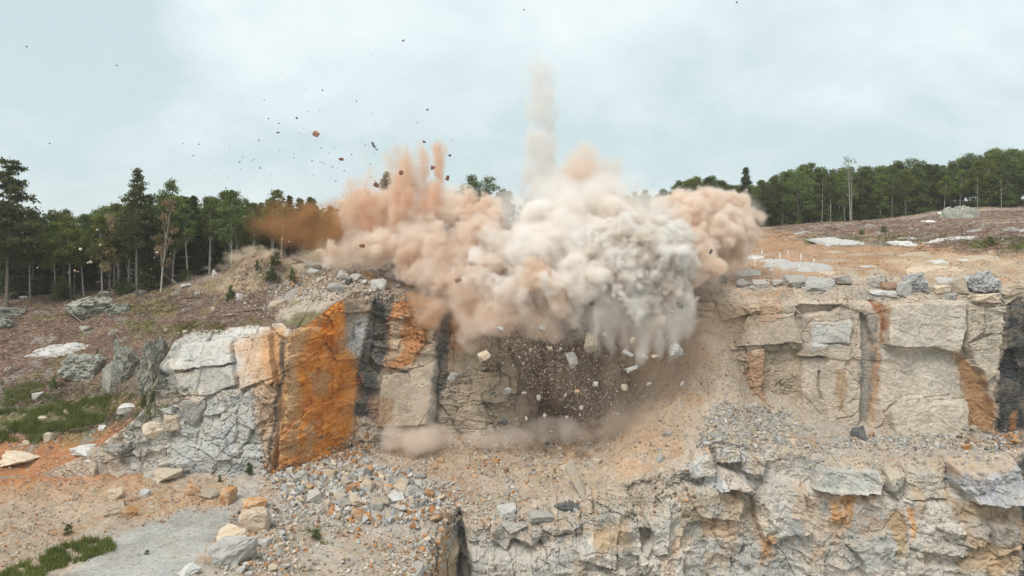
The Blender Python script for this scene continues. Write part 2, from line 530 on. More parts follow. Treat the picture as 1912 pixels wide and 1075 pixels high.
UP_ZONES = [
    # outcrop on the left
    ([(230, 770), (510, 720), (500, 900), (240, 900)], (.41, .41, .39), 10, 1),
    ([(285, 640), (330, 625), (335, 740), (285, 745)], (.22, .22, .20), 8, .9),
    ([(300, 622), (450, 612), (535, 590), (535, 650), (440, 692), (350, 690), (310, 680)], (.56, .545, .51), 8, 1),
    ([(330, 695), (435, 680), (445, 730), (335, 738)], (.44, .42, .375), 4, 1),
    ([(430, 640), (530, 600), (527, 700), (508, 890), (480, 800), (470, 700)], PEACH, 10, .85),
    ([(490, 620), (530, 612), (522, 720), (500, 720)], (.50, .27, .12), 8, .8),
    ([(240, 790), (330, 780), (330, 890), (250, 890)], (.44, .41, .36), 8, .8),
    ([(520, 635), (534, 640), (528, 740), (514, 800), (508, 860), (500, 860), (515, 720)], (.075, .06, .05), 4, .95),
    # orange slab
    ([(532, 630), (648, 536), (645, 640), (672, 700), (660, 800), (610, 870), (512, 870), (522, 750)], (.52, .30, .135), 6, 1),
    ([(585, 590), (648, 530), (646, 640), (674, 700), (660, 800), (625, 872), (560, 872), (520, 868), (530, 800), (566, 770), (556, 700), (572, 640)], ORANGE, 12, 1),
    ([(535, 640), (558, 630), (556, 720), (535, 800)], (.49, .33, .19), 8, .7),
    ([(575, 700), (610, 690), (615, 735), (590, 740)], (.36, .26, .16), 8, .6),
    ([(530, 790), (560, 780), (560, 850), (525, 850)], (.42, .29, .17), 6, .7),
    # middle
    ([(640, 540), (700, 545), (690, 650), (645, 640)], (.40, .37, .33), 6, 1),
    ([(640, 545), (735, 540), (735, 585), (640, 590)], (.28, .21, .15), 6, .8),
    ([(662, 600), (692, 590), (672, 660), (650, 650)], (.46, .46, .455), 5, .9),
    ([(695, 560), (750, 535), (735, 600), (712, 700), (700, 780), (660, 775), (668, 690)], SLATE, 5, 1),
    ([(748, 530), (815, 540), (800, 640), (770, 690), (720, 690), (725, 600)], (.46, .22, .09), 8, .95),
    ([(730, 600), (760, 590), (745, 660), (722, 680)], (.45, .38, .29), 6, .8),
    ([(712, 700), (825, 665), (812, 800), (700, 800)], (.46, .39, .30), 6, 1),
    ([(690, 740), (735, 740), (730, 800), (690, 790)], (.33, .19, .11), 8, .7),
    ([(822, 575), (848, 575), (842, 660), (838, 700), (815, 790), (795, 790), (812, 690)], SLATE, 5, .9),
    ([(838, 550), (905, 555), (880, 660), (845, 700)], (.44, .22, .10), 10, .9),
    ([(845, 650), (960, 640), (960, 810), (830, 810)], (.36, .30, .225), 10, .9),
    ([(985, 590), (1150, 590), (1150, 820), (1000, 810), (970, 700)], (.15, .097, .068), 38, .95),  # brown dusty rock, darkened further to paint in the dust cloud's shadow
    ([(1050, 600), (1290, 600), (1290, 760), (1050, 780)], (.145, .115, .095), 34, .75),  # right part of the recess, the same shadow painted into the colour
    ([(1150, 600), (1390, 560), (1390, 770), (1150, 820)], (.42, .33, .235), 14, .8),
    # right
    ([(1300, 545), (1420, 550), (1430, 610), (1300, 620)], (.37, .28, .195), 10, .8),
    ([(1412, 550), (1460, 545), (1455, 590), (1415, 600)], (.42, .28, .19), 5, .8),
    ([(1390, 660), (1430, 645), (1440, 760), (1385, 760)], (.37, .21, .12), 10, .8),
    ([(1430, 650), (1500, 650), (1490, 770), (1430, 770)], (.37, .30, .22), 8, .8),
    ([(1520, 600), (1590, 595), (1585, 640), (1510, 650)], (.43, .43, .415), 8, .9),
    ([(1608, 585), (1637, 588), (1634, 760), (1620, 795), (1603, 790)], (.26, .235, .20), 4, 1),
    ([(1628, 560), (1653, 568), (1660, 600), (1656, 645), (1642, 648), (1645, 600)], (.26, .105, .045), 4, 1),
    ([(1560, 690), (1580, 690), (1575, 770), (1563, 770)], (.33, .22, .13), 4, .8),
    ([(1632, 650), (1645, 650), (1640, 790), (1628, 790)], (.37, .2, .1), 4, .7),
    ([(1655, 570), (1800, 558), (1800, 650), (1650, 645)], (.51, .455, .38), 5, .9),
    ([(1645, 645), (1790, 655), (1795, 750), (1645, 760)], (.47, .42, .35), 5, .9),
    ([(1660, 760), (1720, 735), (1810, 750), (1810, 825), (1662, 815)], (.515, .45, .365), 5, .9),
    ([(1780, 650), (1840, 690), (1858, 800), (1812, 820), (1800, 720)], (.36, .20, .095), 8, .95),
    ([(1795, 560), (1875, 565), (1868, 660), (1845, 720), (1800, 660)], (.42, .37, .295), 5, .9),
    ([(1872, 565), (1960, 555), (1960, 850), (1866, 830), (1850, 740), (1872, 670)], (.05, .054, .054), 5, 1),
    ([(1895, 770), (1905, 770), (1903, 830), (1890, 830)], (.36, .17, .06), 5, .7),
]
# amplitude zones: polygon, (big blocks, mid blocks, small blocks, noise)
UP_ROUGH = [
    ([(-100, 500), (520, 560), (540, 620), (515, 900), (-100, 900)], (1.0, .75, .34, .22)),
    ([(300, 615), (530, 600), (530, 700), (440, 740), (330, 740)], (.5, .35, .06, .22)),
    ([(532, 630), (650, 540), (672, 700), (660, 800), (610, 870), (512, 870)], (.7, .5, .28, .55)),
    ([(640, 535), (960, 535), (960, 830), (640, 830)], (.55, .55, .30, .2)),
    ([(712, 700), (825, 670), (812, 800), (700, 800)], (.4, .15, .05, .12)),
    ([(955, 560), (1290, 560), (1290, 830), (955, 830)], (.9, .5, .2, .2)),
    ([(1290, 545), (1500, 545), (1500, 640), (1290, 640)], (.9, .8, .28, .18)),
    ([(1330, 590), (1500, 590), (1500, 645), (1330, 645)], (.3, .12, .05, .12)),
    ([(1390, 645), (1495, 645), (1495, 780), (1380, 780)], (.7, .65, .32, .2)),
    ([(1495, 560), (1650, 560), (1650, 840), (1480, 840)], (.4, .25, .08, .14)),
    ([(1645, 560), (1800, 555), (1810, 830), (1645, 830)], (.3, .16, .06, .2)),
    ([(1795, 555), (1875, 560), (1868, 680), (1835, 730), (1795, 650)], (.6, .6, .4, .15)),
    ([(1860, 560), (1990, 550), (1990, 850), (1850, 850)], (.6, .5, .35, .25)),
]
# slabs that stand proud of (or sunk into) the face: polygon, depth towards the viewer, tilt down, tilt across
UP_SLABS = [
    ([(332, 698), (380, 684), (437, 678), (442, 716), (395, 733), (338, 738)], 0.5, -.02, 0.0),
    ([(345, 640), (440, 634), (440, 675), (380, 684), (330, 690)], 0.9, .1, 0),
    ([(440, 640), (525, 612), (522, 700), (450, 725)], 0.5, .05, 0.02),
    ([(500, 612), (536, 630), (532, 760), (516, 880), (505, 880), (520, 760)], -1.0, 0, 0),
    ([(640, 555), (700, 555), (695, 580), (640, 582)], 0.9, 0, 0),
    ([(715, 700), (780, 688), (822, 670), (812, 790), (705, 795)], 0.45, .05, 0.03),
    ([(662, 605), (700, 590), (690, 680), (655, 665)], 0.35, 0, 0),
    ([(850, 640), (905, 640), (900, 700), (850, 705)], 0.35, 0, 0),
    ([(880, 710), (950, 700), (948, 750), (885, 755)], 0.4, 0, 0),
    ([(855, 760), (905, 755), (905, 800), (850, 800)], 0.35, 0, 0),
    ([(948, 640), (975, 600), (1012, 590), (1008, 660), (1022, 720), (1000, 780), (1010, 825), (985, 825), (960, 760), (968, 700)], -1.0, 0, 0.02),
    ([(1012, 600), (1080, 600), (1068, 700), (1085, 760), (1070, 825), (1010, 825), (1000, 780), (1022, 720), (1008, 660)], -1.6, 0, 0.02),
    ([(1075, 640), (1115, 640), (1110, 820), (1075, 820)], -0.7, 0, 0.02),
    ([(1330, 552), (1415, 548), (1418, 580), (1345, 598)], 0.8, -.1, 0),
    ([(1418, 552), (1500, 548), (1490, 572), (1480, 590), (1415, 600)], 0.3, 0, 0.05),
    ([(1485, 572), (1570, 566), (1555, 580), (1500, 590)], -1.1, 0, 0),
    ([(1395, 590), (1480, 585), (1495, 640), (1370, 645)], 0.6, .08, 0),
    ([(1400, 655), (1425, 648), (1425, 760), (1395, 760)], 0.5, 0, 0),
    ([(1425, 660), (1495, 655), (1490, 755), (1432, 755)], -0.75, 0, 0.0),
    ([(1500, 640), (1545, 642), (1545, 668), (1490, 665)], 0.7, 0, 0),
    ([(1510, 605), (1588, 598), (1586, 640), (1512, 642)], 0.4, .06, 0),
    ([(1542, 642), (1590, 642), (1585, 672), (1540, 672)], 0.25, 0, 0),
    ([(1495, 670), (1580, 672), (1570, 780), (1495, 780)], 0.1, 0, -.03),
    ([(1529, 695), (1533, 695), (1533, 748), (1529, 748)], -0.4, 0, 0),
    ([(1608, 583), (1620, 590), (1632, 640), (1632, 770), (1618, 800), (1603, 795), (1612, 700)], -0.75, 0, 0.12),
    ([(1640, 592), (1656, 600), (1645, 700), (1638, 790), (1625, 790), (1634, 700)], -0.25, 0, 0),
    ([(1655, 572), (1720, 562), (1798, 562), (1800, 610), (1782, 655), (1740, 648), (1650, 642)], 0.95, .05, 0.01),
    ([(1650, 650), (1780, 660), (1792, 690), (1788, 735), (1700, 742), (1662, 760), (1645, 770)], -0.1, .06, 0.0),
    ([(1662, 765), (1690, 742), (1718, 738), (1735, 750), (1800, 745), (1808, 820), (1662, 818)], 0.75, .03, 0),
    ([(1800, 565), (1832, 570), (1830, 620), (1805, 640)], 0.7, 0, 0),
    ([(1832, 570), (1872, 575), (1868, 620), (1834, 625)], 0.4, 0, 0.05),
    ([(1806, 640), (1866, 625), (1858, 690), (1830, 715)], 0.65, 0.05, 0),
    ([(1790, 660), (1828, 690), (1850, 760), (1852, 810), (1812, 815)], -0.5, 0, 0),
    ([(1872, 575), (1990, 560), (1990, 640), (1872, 650)], 0.5, 0, 0),
    ([(1866, 690), (1990, 690), (1990, 830), (1866, 830)], -0.6, 0, 0),
]

LOW_ZONES = [
    ([(800, 930), (1100, 930), (1100, 1100), (800, 1100)], (.43, .405, .36), 14, .8),
    ([(790, 1090), (835, 965), (848, 950), (858, 1000), (860, 1090)], (.43, .33, .23), 5, 1),
    ([(790, 1090), (815, 1010), (835, 990), (830, 1040), (812, 1090)], (.47, .22, .065), 6, .9),
    ([(838, 930), (856, 935), (862, 985), (878, 1030), (880, 1095), (855, 1095), (858, 1010), (846, 970)], (.085, .085, .08), 4, 1),
    ([(858, 950), (880, 950), (885, 1000), (868, 1000)], (.42, .34, .25), 5, .7),
    ([(920, 935), (1010, 965), (1000, 1000), (930, 985)], (.40, .40, .385), 8, .9),
    ([(1000, 935), (1150, 930), (1140, 975), (1010, 970)], (.24, .225, .20), 8, .7),
    ([(1095, 985), (1170, 960), (1180, 1020), (1120, 1030)], (.42, .29, .16), 10, .7),
    ([(1190, 930), (1300, 900), (1300, 1000), (1200, 1000)], (.44, .40, .33), 12, .8),
    ([(1285, 825), (1350, 820), (1400, 830), (1400, 905), (1330, 912), (1275, 890)], (.49, .49, .475), 8, 1),
    ([(1260, 920), (1420, 905), (1420, 1000), (1260, 1020)], (.44, .345, .24), 14, .8),
    ([(1395, 900), (1420, 905), (1415, 935), (1392, 930)], (.2, .2, .195), 5, .7),
    ([(1300, 1010), (1420, 1010), (1420, 1100), (1280, 1100)], (.42, .41, .38), 12, .8),
    ([(1420, 995), (1450, 1000), (1445, 1060), (1418, 1060)], (.44, .23, .09), 8, .8),
    ([(1450, 960), (1500, 960), (1490, 1100), (1440, 1100)], (.40, .40, .375), 8, .7),
    ([(1510, 865), (1640, 860), (1640, 920), (1510, 920)], (.475, .465, .425), 6, .9),
    ([(1545, 918), (1650, 918), (1640, 945), (1550, 945)], (.32, .22, .14), 8, .7),
    ([(1552, 935), (1600, 935), (1596, 985), (1558, 985)], (.50, .25, .085), 6, .85),
    ([(1465, 960), (1495, 960), (1495, 1005), (1465, 1005)], (.25, .25, .24), 6, .6),
    ([(1590, 970), (1680, 960), (1670, 1060), (1590, 1060)], (.36, .36, .34), 12, .8),
    ([(1665, 955), (1690, 950), (1692, 1035), (1668, 1035)], (.42, .29, .15), 4, .8),
    ([(1694, 945), (1708, 948), (1710, 1010), (1702, 1010)], (.50, .24, .07), 4, .85),
    ([(1640, 840), (1760, 835), (1770, 935), (1640, 925)], (.45, .40, .32), 8, .8),
    ([(1770, 930), (1900, 940), (1900, 975), (1780, 965)], (.36, .24, .13), 8, .7),
    ([(1800, 970), (1905, 975), (1900, 1070), (1800, 1060)], (.39, .27, .155), 10, .8),
    ([(1835, 975), (1890, 975), (1890, 1010), (1840, 1015)], (.27, .26, .235), 8, .7),
    ([(1755, 843), (1880, 838), (1895, 935), (1810, 930), (1762, 890)], (.37, .375, .38), 5, 1),
    ([(1885, 830), (1960, 830), (1960, 1100), (1900, 1100), (1905, 1000), (1898, 930)], (.07, .072, .07), 6, .95),  # deep shade along the right edge, painted near black into the rock colour
]
LOW_ROUGH = [
    ([(800, 900), (1270, 880), (1270, 1110), (780, 1110)], (1.2, .6, .28, .55)),
    ([(1270, 810), (1420, 820), (1420, 920), (1270, 920)], (.8, .9, .3, .2)),
    ([(1270, 910), (1960, 920), (1960, 1110), (1270, 1110)], (.9, .42, .2, .5)),
    ([(1420, 830), (1760, 830), (1760, 930), (1420, 930)], (.6, .4, .16, .3)),
    ([(1755, 843), (1880, 838), (1895, 935), (1810, 930), (1762, 890)], (.5, .55, .5, .2)),
]
LOW_SLABS = [
    ([(846, 940), (858, 945), (868, 1000), (880, 1100), (856, 1100), (858, 1010)], -0.8, 0, 0),
    ([(800, 1100), (832, 985), (856, 985), (856, 1100)], 0.5, 0.02, 0.1),
    ([(1290, 838), (1318, 830), (1330, 872), (1330, 884), (1285, 884)], 1.3, 0, 0),
    ([(1332, 828), (1378, 838), (1382, 858), (1335, 862)], 1.0, 0, 0),
    ([(1380, 840), (1425, 848), (1418, 880), (1385, 878)], 1.5, 0, 0),
    ([(1338, 868), (1372, 880), (1398, 905), (1335, 908)], 1.7, .15, 0),
    ([(1515, 872), (1560, 864), (1612, 864), (1638, 880), (1636, 918), (1560, 918), (1515, 910)], 1.2, .05, 0),
    ([(1645, 842), (1680, 838), (1676, 900), (1650, 912)], 1.1, 0.02, 0),
    ([(1680, 860), (1758, 850), (1765, 930), (1690, 930)], 0.5, 0.05, 0),
    ([(1758, 846), (1815, 840), (1880, 840), (1893, 928), (1850, 935), (1808, 926), (1772, 896)], 2.0, .08, 0),
    ([(1195, 985), (1215, 985), (1220, 1020), (1198, 1030)], -1.4, 0, 0),
    ([(1198, 950), (1250, 945), (1245, 1030), (1222, 1032), (1215, 990)], 0.9, 0, 0),
    ([(1090, 965), (1160, 960), (1150, 1060), (1080, 1040)], 0.5, 0.04, 0),
    ([(1800, 985), (1840, 980), (1830, 1020), (1805, 1020)], 0.8, 0, 0),
    ([(1842, 972), (1888, 975), (1895, 1020), (1850, 1030)], 1.1, 0, 0),
    ([(1730, 1035), (1810, 1040), (1800, 1065), (1735, 1062)], -1.2, 0, 0),
    ([(1275, 900), (1340, 915), (1390, 935), (1380, 970), (1300, 960)], .5, .05, 0),
]


def face_depth(x, z, u, v, rough, slabs, seed):
    """depth of the rock face towards the viewer, plus the id of the block each point belongs to"""
    amp = np.zeros(x.shape + (4,)); amp[...] = (.6, .4, .2, .2)
    wu = u + 5 * fbm(u / 30, v / 30, seed + 5, 3); wv = v + 5 * fbm(u / 30, v / 30, seed + 6, 3)
    for poly, a in rough:
        mk = poly_mask(wu, wv, poly, 7)[..., None]
        amp = amp * (1 - mk) + np.array(a) * mk
    wx = x + 0.55 * fbm(x / 3, z / 3, seed + 1, 3); wz = z + 0.45 * fbm(x / 3, z / 3, seed + 2, 3)
    wx = wx + 1.1 * fbm(x / 9, z / 7, seed + 3, 2); wz = wz + 1.0 * fbm(x / 8 + 5, z / 8, seed + 4, 2)
    wx = wx + 0.10 * wz            # joints lean a little
    A = cells(wx / 4.6, wz / 5.2, seed + 10, 4)
    B = cells((wx + 0.15 * wz) / 1.9, wz / 1.7, seed + 20, 3)
    B2 = cells((wx - 0.25 * wz) / 3.4, (wz + .1 * wx) / 1.25, seed + 25, 4)
    pick = fbm(x / 6, z / 5, seed + 27, 3) > .05
    B = {k: np.where(pick, B2[k] + (300 if k in 'ij' else 0), B[k]) for k in B}
    Cc = cells((wx - 0.2 * wz) / 0.72, (wz + 0.25 * wx) / 0.55, seed + 30, 2.2, 0.95)
    d = amp[..., 0] * ((A['h1'] - .5) * 1.5 + (A['h2'] - .5) * A['dx'] * 1.0 + (A['h3'] - .5) * A['dy'] * 1.0)
    d = d + amp[..., 1] * ((B['h1'] - .5) * 1.1 + (B['h2'] - .5) * B['dx'] * 1.3 + (B['h3'] - .35) * B['dy'] * 1.3)
    d = d + (.25 + .75 * sstep(-.1, .4, fbm(x / 4.0, z / 3.2, seed + 91, 4))) * amp[..., 2] * ((Cc['h1'] - .5) * 1.0 + (Cc['h2'] - .5) * Cc['dx'] * 1.5 + (Cc['h3'] - .5) * Cc['dy'] * 1.5)
    mod = .15 + .85 * sstep(-.25, .35, fbm(x / 5.5, z / 4.5, seed + 90, 4)); mod2 = sstep(-.1, .4, fbm(x / 4.0, z / 3.2, seed + 91, 4))
    d = d - np.minimum(amp[..., 0], .9) * 0.28 * (1 - sstep(0.0, 0.035, A['edge']))
    d = d - mod * amp[..., 1] * 0.30 * (1 - sstep(0.0, 0.07, B['edge']))
    d = d - mod2 * amp[..., 2] * 0.30 * (1 - sstep(0.0, 0.12, Cc['edge']))
    sid = (B['i'] + 500) * 1000 + (B['j'] + 500)
    for k, (poly, dep, ty, tx) in enumerate(slabs):
        mk = poly_mask(wu, wv, poly, 1.6)
        cu, cv = np.mean([p[0] for p in poly]), np.mean([p[1] for p in poly])
        sl = dep + ty * (v - cv) / 17.0 * 1.0 + tx * (u - cu) / 17.0 * 1.0
        d = d * (1 - mk * (0.72 if dep < 1.5 else 0.35)) + sl * mk
        ring = poly_mask(wu, wv, poly, 4) * (1 - poly_mask(wu, wv, poly, 1.2))
        d = d - 0.16 * np.clip(ring * 2, 0, 1)
        sid = np.where(mk > 0.5, 5_000_000 + k, sid)
    G1 = cells(wx / 1.15 + .2 * wz, wz / .95, seed + 62, 2.0, .95); G2 = cells(wx / .5 - .2 * wz, wz / .42 + .15 * wx, seed + 66, 2.0, .95)
    d = d + amp[..., 3] * (0.5 * fbm(x / 2.4, z / 1.8, seed + 60, 4, 0.5) + 1.15 * ((G1['h2'] - .5) * G1['dx'] + (G1['h3'] - .4) * G1['dy']) + .3 * (G1['h1'] - .5) + .55 * ((G2['h2'] - .5) * G2['dx'] + (G2['h3'] - .4) * G2['dy']) + .16 * (G2['h1'] - .5))
    # fine bedding cracks
    cr = np.abs(fbm(x / 5 + 3, z / 1.5 + 0.12 * x, seed + 70, 4))
    d = d - np.clip(amp[..., 1], .05, .6) * 0.25 * (1 - sstep(0, 0.03, cr))
    cr2 = np.abs(fbm(x / 2.2 + 9, z / 4.5, seed + 75, 4))
    d = d - np.clip(amp[..., 1], .08, .6) * 0.3 * (1 - sstep(0, 0.025, cr2))
    return d, sid


def grid_faces(nx, ny):
    i = np.arange(nx - 1)[:, None]; j = np.arange(ny - 1)[None, :]
    a = i * ny + j
    return np.stack([a, a + ny, a + ny + 1, a + 1], -1).reshape(-1, 4)


def columns(lo, hi, step_fn):
    xs = [lo]
    while xs[-1] < hi:
        xs.append(xs[-1] + step_fn(xs[-1]))
    return np.array(xs)


far_l = -np.array([2000, 1400, 1000, 700, 500, 350, 260, 200, 160, 130, 110, 95, 85, 78])
XU = np.concatenate([far_l, columns(-74, 74, lambda x: 0.06 if -24.5 < x < -18 else 0.115), -far_l[::-1]])
XU = np.unique(np.round(XU, 4))
NH = 165


def build_upper():
    x = XU[:, None] * np.ones((1, NH))
    h = np.linspace(0, 1, NH)[None, :] * np.ones((len(XU), 1))
    yc = smooth_interp(XU, YC, 0.5)[:, None]; lean = smooth_interp(XU, LEAN, 1.0)[:, None]
    zt = smooth_interp(XU, ZT, 0.5) + 0.35 * (cells(XU / 1.6, XU * 0 + .5, 77)['h1'] - .5) * sstep(-48, -40, XU)
    zt = zt[:, None]
    zb = np.minimum(tps_F(XU, yc[:, 0])[:, None], zt) - 1.2
    z = zb + (zt - zb) * h
    Y = yc + lean * h ** (0.75 + 0.0 * h)
    # rounded shoulder of the left outcrop: it lies back towards the top
    lay = sstep(-39, -36, x) * (1 - sstep(-26, -24, x))
    Y = Y + lay * 3.2 * np.clip((h - .55) / .45, 0, 1) ** 1.3
    u, v = proj(np.stack([x, Y, z + CZ], -1))
    d, sid = face_depth(x, z, u, v, UP_ROUGH, UP_SLABS, 100)
    d *= sstep(-50, -43, x)
    # ragged, slightly rounded lip
    d = d - 0.45 * sstep(.95, 1.0, h) * sstep(-48, -40, x)
    V = np.stack([x, Y - d, z + CZ], -1)
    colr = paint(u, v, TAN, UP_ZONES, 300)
    Cc = cells(x / 1.9 + .15 * z / 1.9, z / 1.7, 120, 3)
    colr = colr * (0.86 + 0.28 * Cc['h2'][..., None])
    # weathered mix inside the orange slab
    inor = poly_mask(u, v, UP_ZONES[9][0], 14)
    n = fbm(x / 1.1, z / 2.2, 401, 5)
    mk = (inor * sstep(.2, .5, n))[..., None] * .6; colr = colr * (1 - mk) + np.array((.47, .33, .20)) * mk
    mk = (inor * sstep(.1, .4, fbm(x / .9, z / 1.6, 402, 4)))[..., None] * .8; colr = colr * (1 - mk) + np.array((.45, .145, .028)) * mk
    return V, colr, sid


def split_face(root_name, block_name, V, colr, sid, mat, label, most=300, min_faces=60):
    """one structure object for the face, its larger blocks as child objects"""
    nx, ny = V.shape[:2]
    fc = grid_faces(nx, ny)
    VV = V.reshape(-1, 3); CC = colr.reshape(-1, 3)
    fid = sid.reshape(-1)[fc[:, 0]]
    u, v = proj(VV[fc[:, 0]])
    vis = (u > -60) & (u < 1980) & (v < 1100)
    ids, cnt = np.unique(fid[vis], return_counts=True)
    order = np.argsort(-cnt)
    chosen = [int(ids[k]) for k in order if cnt[k] >= min_faces][:most]
    chosen_set = np.isin(fid, np.array(chosen)) & vis

    def sub(name, faces):
        used, inv = np.unique(faces.ravel(), return_inverse=True)
        return mesh_np(name, VV[used], inv.reshape(-1, 4), [mat], CC[used])
    root = link(root_name, sub(root_name, fc[~chosen_set]))
    tag(root, label, kind='structure')
    for k in chosen:
        o = link(block_name, sub(block_name, fc[(fid == k) & vis]), root)
    return root


def build_lower():
    xs = np.unique(np.round(np.concatenate([columns(-8.2, 62, lambda x: 0.035 if x < -5.2 else 0.1), [66, 72, 80, 95, 120, 160, 220, 300, 450, 700, 1000, 2000]]), 4))
    YL = [(-8.2, 56), (-7.8, 56.6), (-7.6, 60.4), (-7.15, 61.4), (-7.0, 66), (-6.6, 66.8), (-6.45, 70.6), (-5.95, 72.2), (-5.4, 73.7), (-0.3, 74), (5.1, 74.4), (12.3, 75), (17.5, 75.2), (19, 75.4), (27.5, 76), (52.6, 76), (80, 76), (2000, 76)]
    nh = 190
    yl = smooth_interp(xs, YL, 0.07) + .5 * fbm(xs * 2.5, xs * 0 + 3, 91, 3) * sstep(-8.2, -7.8, xs) * (1 - sstep(-5.6, -4.8, xs))
    zt = tps_F(xs, np.clip(yl, 55, 90)) + 0.1
    zt = zt + 0.5 * (cells(xs / 1.7, xs * 0 + .5, 78)['h1'] - .5)
    zb = np.full(len(xs), -47.0)
    h = np.linspace(0, 1, nh)[None, :] ** 1.0
    x = xs[:, None] * np.ones((1, nh))
    z = zt[:, None] + (zb - zt)[:, None] * h ** 1.25
    drop = zt[:, None] - z
    sh = .55 + .45 * fbm(x / 3.2, x * 0 + 5, 93, 4) + .0 * x
    shd = np.clip(1.6 + 1.6 * fbm(x / 4.5, x * 0 + 8, 94, 3), .2, 3.2) * sstep(-5.5, -3.5, x) * (1 - .75 * sstep(17, 20, x))
    Y = yl[:, None] - 0.16 * drop - np.minimum(drop, shd) * np.clip(sh, .2, 1.3) * 1.5 - 0.9 * sstep(3.0, 4.2, drop + .8 * fbm(x / 4, x * 0, 7, 3))
    u, v = proj(np.stack([x, Y, z + CZ], -1))
    d, sid = face_depth(x, z, u, v, LOW_ROUGH, LOW_SLABS, 500)
    d = d * (.35 + .65 * sstep(0, 1.2, drop)) - 0.25 * (1 - sstep(0, .5, drop))
    d = d * sstep(-8.2, -6.0, x)
    V = np.stack([x, Y - d, z + CZ], -1)
    colr = paint(u, v, (.485, .445, .385), LOW_ZONES, 320)
    Cc = cells((x + .15 * z) / 1.9, z / 1.7, 520, 3)
    colr = colr * (0.84 + 0.32 * Cc['h2'][..., None])
    drt = ((1 - sstep(.5, 1.25, drop / (shd + .55) + .75 * fbm(x / 1.6, z / 1.2, 415, 5))))[..., None] * .95
    colr = colr * (1 - drt) + np.array((.42, .345, .268)) * (1 + .2 * fbm(x / .7, z / .7, 416, 3)[..., None]) * drt
    n = sstep(.22, .5, fbm(x / 2.2, z / 3.0, 411, 5))[..., None] * .38
    colr = colr * (1 - n) + np.array((.44, .26, .12)) * n
    n = sstep(.2, .5, fbm(x / 2.6 + 9, z / 2.0, 412, 5))[..., None] * .6
    colr = colr * (1 - n) + np.array((.33, .335, .32)) * n
    return V, colr, sid, xs


UPV, UPC, UPS = build_upper()
LOV, LOC, LOS, XL = build_lower()
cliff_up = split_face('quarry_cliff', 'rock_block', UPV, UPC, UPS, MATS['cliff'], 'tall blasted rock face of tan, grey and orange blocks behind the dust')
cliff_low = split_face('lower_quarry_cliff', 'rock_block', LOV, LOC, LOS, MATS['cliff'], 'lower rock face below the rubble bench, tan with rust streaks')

# ------------------------------------------------------------------ ground sheets
T_ZONES = [
    # left hill
    ([(-200, 540), (560, 500), (560, 620), (300, 640), (-200, 900)], (.118, .077, .054), 20, 1),
    ([(60, 560), (400, 540), (420, 600), (100, 640)], (.15, .095, .066), 20, .6),
    ([(-50, 600), (200, 590), (180, 700), (-50, 720)], (.14, .078, .055), 20, .7),
    ([(230, 565), (335, 560), (335, 582), (235, 586)], (.15, .12, .035), 8, .8),
    ([(225, 602), (420, 600), (420, 626), (240, 624)], (.115, .11, .035), 8, .8),
    ([(330, 560), (520, 555), (520, 612), (400, 615)], (.15, .105, .08), 12, .7),
    ([(-50, 715), (380, 720), (380, 780), (250, 800), (100, 840), (-50, 845)], (.095, .085, .062), 16, .9),
    ([(120, 745), (375, 735), (370, 765), (250, 800), (140, 810)], (.075, .07, .05), 12, .8),
    ([(-50, 760), (200, 745), (190, 800), (60, 840), (-50, 840)], (.085, .10, .03), 14, .8),
    ([(200, 748), (265, 742), (265, 765), (200, 770)], (.40, .22, .11), 8, .7),
    ([(-300, 830), (180, 808), (300, 775), (380, 750), (390, 790), (260, 830), (250, 930), (-300, 950)], (.36, .155, .065), 12, .95),
    # mound
    ([(335, 530), (400, 500), (440, 468), (500, 462), (560, 480), (640, 520), (560, 545), (420, 545)], (.40, .295, .195), 10, .95),
    ([(480, 500), (560, 500), (560, 530), (480, 535)], (.27, .2, .12), 10, .7),
    ([(505, 540), (640, 520), (700, 545), (640, 560), (530, 600), (500, 580)], (.44, .375, .30), 8, .9),
    ([(560, 500), (800, 490), (900, 560), (640, 560)], (.42, .34, .265), 14, .9),
    # right bench
    ([(1280, 500), (2100, 500), (2100, 600), (1280, 600)], (.42, .345, .265), 10, 1),
    ([(1270, 505), (1520, 500), (1500, 530), (1280, 535)], (.44, .30, .20), 10, .8),
    ([(1280, 440), (1640, 450), (2000, 490), (2000, 520), (1640, 512), (1280, 515)], (.36, .215, .118), 9, .9),
    ([(1650, 480), (2050, 470), (2050, 540), (1750, 535)], (.43, .33, .225), 12, .8),
    ([(1330, 470), (1560, 475), (1560, 515), (1330, 510)], (.40, .25, .16), 9, .7),
    ([(1420, 432), (1540, 430), (1540, 460), (1420, 460)], (.38, .21, .10), 8, .8),
    ([(1430, 425), (1600, 412), (1960, 380), (1960, 470), (1800, 462), (1640, 455), (1540, 460), (1530, 440)], (.165, .108, .08), 9, .95),
    ([(1500, 440), (1780, 432), (1780, 452), (1500, 462)], (.16, .14, .10), 7, .7),
    ([(1800, 445), (1990, 445), (1990, 466), (1820, 460)], (.11, .115, .04), 6, .7),
    ([(1320, 432), (1450, 425), (1450, 450), (1320, 450)], (.30, .16, .09), 8, .7),
    ([(1595, 555), (1660, 540), (1680, 560), (1610, 590)], (.27, .26, .245), 8, .8),
]
